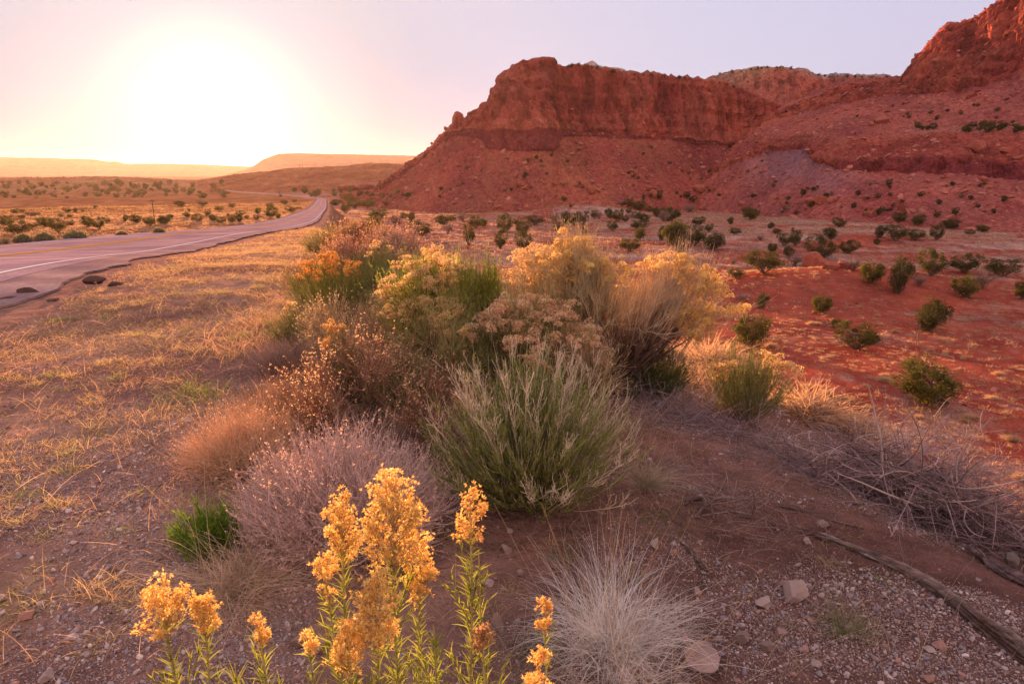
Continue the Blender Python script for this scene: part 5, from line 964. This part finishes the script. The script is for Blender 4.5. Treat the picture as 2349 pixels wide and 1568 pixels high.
cover('verge_grass', 14000, 11, 80, -50, 5, 44, .06, .0022, [(.36, .22, .10), (.28, .22, .08)], [(.95, .60, .34), (.70, .50, .24)], lambda x, y, r, U, B, bank, f: (U > 2.0) * (U < B + 2) * .9, p=.7, clump=12, spread=.04, grow=.075, th=1.2, k=2)
cover('dry_litter', 16000, 1.5, 9, -30, 44, 45, .05, .0014, [(.30, .21, .17), (.36, .26, .2)], [(.42, .32, .27), (.52, .38, .28)], lambda x, y, r, U, B, bank, f: (U > B - 4.6) * (U < B + 3) * .7, p=1.2, clump=10, spread=.08, grow=.03, th=1.55, bend=.4)
cover('green_sprouts', 700, 1.5, 7, -48, 44, 145, .03, .0022, [(.12, .18, .03), (.2, .2, .05)], [(.2, .3, .05), (.34, .34, .10)], lambda x, y, r, U, B, bank, f: (U > 2.4) * (U < B + 1) * sstep(.0, .5, fbm(xyz(x, y) / .5, 2, 191)), p=1.0, clump=26, spread=.035, grow=.05, th=1.4, bend=.8)
cover('bank_grass', 3200, 6, 120, -32, 48, 46, .10, .003, [(.30, .19, .10), (.3, .24, .1)], [(.60, .40, .22), (.5, .4, .2)], lambda x, y, r, U, B, bank, f: (U > B + .3) * (bank > f - .5) * .9, p=.6, clump=16, spread=.08, grow=.03, th=1.1, k=2)
# pale grass clumps on the field, individually for the largest, the rest as ground cover
def t_field(x, y, r, U, B, bank, f):
    n1 = fbm(xyz(x, y) / 1.3, 4, 61); near = sstep(160, 60, r) * .55; mound = np.exp(-(((x - 50) / 30) ** 2 + ((y - 112) / 22) ** 2)) * 1.2
    return (f > bank - .3) * (.18 + .82 * sstep(-.15, .4, fbm(xyz(x, y * 2.2) / 14., 4, 71) + n1 * .35 - near * .6 - mound * .8 + .1))
cover('field_grass', 80000, 20, 420, -40, 48, 47, .17, .022, [(.36, .20, .13), (.42, .27, .17)], [(.74, .48, .30), (.84, .60, .40)], t_field, p=.5, clump=12, spread=.08, grow=.014, th=1.1, k=2)
cover('valley_grass', 14000, 60, 600, -52, -8, 48, .2, .03, [(.40, .26, .12), (.46, .32, .16)], [(.46, .28, .12), (.56, .36, .16)], lambda x, y, r, U, B, bank, f: (f > bank - .3) * (U < -9), p=.35, clump=7, spread=.15, grow=.012, th=1.1, k=2)
def field_tufts():
    rg = np.random.default_rng(49); kids = []
    for v in range(3):
        g = Geo(); n = 700; t = 1.35 * rg.uniform(0, 1, n) ** .6; ph = rg.uniform(0, 6.283, n); d = np.stack([np.sin(t) * np.cos(ph), np.sin(t) * np.sin(ph), np.cos(t)], 1)
        q = rg.normal(size=(n, 3)) * .09; q[:, 2] = 0; blades(g, q, d, rg.uniform(.3, .55, n), .014, (.28, .17, .10), (.84, .56, .32), k=3, bend=.7, rng=rg, curl=.2); kids.append(make_mesh('bunch_grass', g, M_GRASS))
    spots = [(1675, 870, 'right of the low dark green bush'), (1640, 832, 'left of the round olive juniper'), (1632, 855, 'below the round olive juniper, farther left'), (1602, 816, 'beside the golden bushes'), (1620, 840, 'second beside the golden bushes'), (1862, 745, 'left of the pale green shrub'), (1876, 745, 'touching the pale green shrub'), (2052, 762, 'between two dark junipers'),
             (1935, 918, 'in the middle of the red foreground field'), (1848, 887, 'left of the middle tuft of the red field'), (2030, 875, 'left of the nearest large juniper'), (2028, 862, 'upper one left of the nearest large juniper'), (1823, 928, 'above the dead brush drift'), (1845, 958, 'upper one beyond the dead brush drift'), (2215, 968, 'above the big brush heap'), (2225, 962, 'right above the big brush heap'),
             (2275, 915, 'right of the nearest large juniper'), (2180, 898, 'touching the right side of the nearest large juniper'), (2340, 1100, 'against the right edge'), (1780, 880, 'near the slope bush with golden heads'), (1753, 862, 'just above the slope bush'), (1940, 1000, 'left above the brush heap'), (2055, 990, 'directly behind the brush heap'), (2320, 1010, 'upper right beyond the brush heap'), (1895, 905, 'between the middle tuft and its left one'),
             (1700, 800, 'under the round olive juniper'), (1768, 795, 'right under the round olive juniper'), (2110, 960, 'below the nearest large juniper'), (1990, 935, 'right of the middle tuft of the red field'), (2290, 860, 'above the right one of the large juniper')]
    for i, (px, py, w) in enumerate(spots):
        p = hit(px, py); o = bpy.data.objects.new('grass_tussock', kids[i % 3]); COL.objects.link(o); o.location = p; s = rg.uniform(.75, 1.35); o.scale = (s * 1.25, s * 1.25, s); o.rotation_euler = (0, 0, rg.uniform(0, 6.28))
        tag(o, 'rounded dry grass tussock ' + w, 'grass', 'dry grass tussocks on the red field')
field_tufts()
cover('bunch_grass', 6500, 24, 170, -8, 48, 50, .26, .016, [(.30, .17, .10), (.36, .22, .13)], [(.80, .52, .28), (.86, .62, .38)], lambda x, y, r, U, B, bank, f: (f > bank - .3) * .9 * sstep(-.5, .3, fbm(xyz(x, y) / 12., 3, 97)), p=.9, clump=55, spread=.12, grow=.004, th=1.35, bend=.6, curl=.2)

# stones strewn over the red field
_r = np.random.default_rng(154); x, y, r = polar(9000, 24, 300, -20, 48, _r, 1.0); z, U, B, bank, f = ground(x, y, True); k = f > bank - .3; x, y, z = x[k], y[k], z[k]; n = len(x)
scatter_rocks(np.stack([x, y, z], 1), np.clip(.10 + _r.pareto(2.2, n) * .12, .1, .9), np.array([.40, .14, .10]) * (1 + .25 * _r.normal(size=(n, 1))), 'field_rubble', M_BOULDER, 1, _r)

# ------------------------------------------------------------------ weathered logs and sticks
def log(label, pts, r0, r1, seed, name='log', col=((.10, .05, .035), (.42, .30, .25)), lift=.6, splinters=0, cat='log'):
    rng = np.random.default_rng(seed); P = np.array([list(hit(*q[:2])) for q in pts]); P[:, 2] += lift * r0
    for j, q in enumerate(pts):
        if len(q) > 2: P[j, 2] += q[2]
    P = catmull(P, 14); P[:, 2] = np.maximum(P[:, 2], ground(P[:, 0], P[:, 1]) + np.linspace(r0, r1, len(P)) * .55); P += np.cumsum(rng.normal(size=P.shape) * [.0015, .0015, 0], 0) * np.sin(np.linspace(0, np.pi, len(P)))[:, None]
    n, sd = len(P), 34; T = unit(np.gradient(P, axis=0)); A = unit(np.cross(T, [0, 0, 1.0])); Bv = np.cross(A, T); t = np.linspace(0, 1, n)[:, None]; a = np.arange(sd) * 2 * np.pi / sd
    tw = t * 2.2; rad = (r0 + (r1 - r0) * t) * np.sin(np.clip(t * 12 + .1, 0, np.pi / 2)) * np.sin(np.clip((1 - t) * 12 + .1, 0, np.pi / 2))
    R = rad * (1 + .30 * vnoise(np.stack(np.broadcast_arrays(np.cos(a + tw) * 1.9, np.sin(a + tw) * 1.9, t * 2.5), -1).reshape(-1, 3), seed).reshape(n, sd) + .16 * vnoise(np.stack(np.broadcast_arrays(np.cos(a + tw) * 5, np.sin(a + tw) * 5, t * 5), -1).reshape(-1, 3), seed + 1).reshape(n, sd) + .30 * vnoise(np.stack(np.broadcast_arrays(np.cos(a + tw) * 8, np.sin(a + tw) * 8, t * 6), -1).reshape(-1, 3), seed + 2).reshape(n, sd))
    V = P[:, None] + R[..., None] * (A[:, None] * np.cos(a)[None, :, None] + Bv[:, None] * np.sin(a)[None, :, None] * .8)
    i = np.arange(n * sd).reshape(n, sd); j = np.roll(i, -1, 1); F = np.stack([i[:-1], j[:-1], j[1:], i[1:]], -1).reshape(-1, 4)
    gr = np.clip(.45 + 1.5 * (R / rad - 1), 0, 1)[..., None]; C = np.asarray(col[0]) * (1 - gr) + np.asarray(col[1]) * gr
    g = Geo(); g.add(V.reshape(-1, 3), F, C.reshape(-1, 3))
    cap = np.vstack([P[:1], P[-1:]]); 
    for e, ring in ((0, i[0]), (-1, i[-1])):
        m = g.n; g.add(P[[e]], np.zeros((0, 3), int), col[0]); k = g.n - 1
        g.F.append(np.stack([ring, np.roll(ring, -1), np.full(sd, k)], -1) if e else np.stack([np.roll(ring, -1), ring, np.full(sd, k)], -1))
    if splinters:
        q = rng.integers(0, int(n * .35), splinters); b = P[q] + rng.normal(size=(splinters, 3)) * r0 * .5; s = np.linspace(0, 1, 6)[None, :, None]
        L_ = rng.uniform(.08, .3, splinters)[:, None, None]; Q = b[:, None] + (T[q] * rng.choice([-1, 1], (splinters, 1)) * .9 + rng.normal(size=(splinters, 3)) * .10)[:, None] * s * L_; tubes(g, Q, r0 * .22, .001, col[0], col[1], sides=5, rng=rng)
    return tag(build(name, g, M_WOOD, smooth=True), label, cat)
log('long weathered grey log running down to the bottom right corner', [(1862, 1228), (1960, 1262), (2060, 1305), (2150, 1362), (2235, 1428), (2300, 1478), (2390, 1545)], .014, .042, 1, splinters=22, lift=.7)
log('thin silvery split branch lying along the tip of the long log', [(1872, 1222), (1940, 1250), (2010, 1285), (2060, 1300)], .005, .009, 2, name='branch', lift=2.4, col=((.34, .28, .27), (.55, .48, .47)), cat='branch')
log('shorter dark log near the right edge under the dead twigs', [(2215, 1262), (2262, 1290), (2310, 1322), (2390, 1360)], .026, .034, 3, col=((.17, .11, .10), (.30, .20, .18)))
log('short pale stick on the gravel below the straw tuft', [(1640, 1168), (1680, 1178), (1730, 1190)], .008, .012, 4, name='stick', cat='stick', splinters=3)
log('bent root arching out of the ground left of the short stick', [(1592, 1192), (1615, 1172, .03), (1625, 1162, .05), (1640, 1195)], .007, .005, 5, name='root', cat='root')
log('dark twisted root at the edge of the domed green bush', [(1560, 1160), (1600, 1150, .01), (1640, 1146), (1665, 1150)], .012, .009, 6, name='root', cat='root', col=((.18, .1, .08), (.3, .2, .17)), splinters=4)
log('split fibrous stub of wood lying on bare dirt above the small angular stone', [(1570, 1252), (1600, 1280), (1628, 1315)], .010, .012, 7, name='wood_stub', cat='wood', splinters=8)
log('thin dead branch along the edge of the grey brush heap', [(1780, 1160), (1840, 1172), (1910, 1195), (1990, 1215)], .006, .005, 8, name='branch', cat='branch')
log('long pale arching stem crossing the front of the brush heap', [(1825, 1078), (1930, 1095, .05), (2080, 1125, .14), (2250, 1160, .15)], .005, .003, 9, name='branch', cat='branch', lift=4, col=((.4, .3, .25), (.6, .45, .36)))

# ------------------------------------------------------------------ haze
g = Geo(); V = [(x, y, z) for x in (-14200, 14200) for y in (-14200, 14200) for z in (-45, 300)]
g.add(V, [(0, 1, 3, 2), (4, 6, 7, 5), (0, 4, 5, 1), (2, 3, 7, 6), (0, 2, 6, 4), (1, 5, 7, 3)], (1, 1, 1))
hm, t, o = material('haze_air')
pv = nn(t, 'ShaderNodeVolumePrincipled'); pv.inputs['Color'].default_value = (1.0, .80, .70, 1); pv.inputs['Density'].default_value = HAZE; pv.inputs['Anisotropy'].default_value = .5
t.links.new(pv.outputs[0], o.inputs['Volume'])
tag(build('haze', g, hm), kind='stuff')
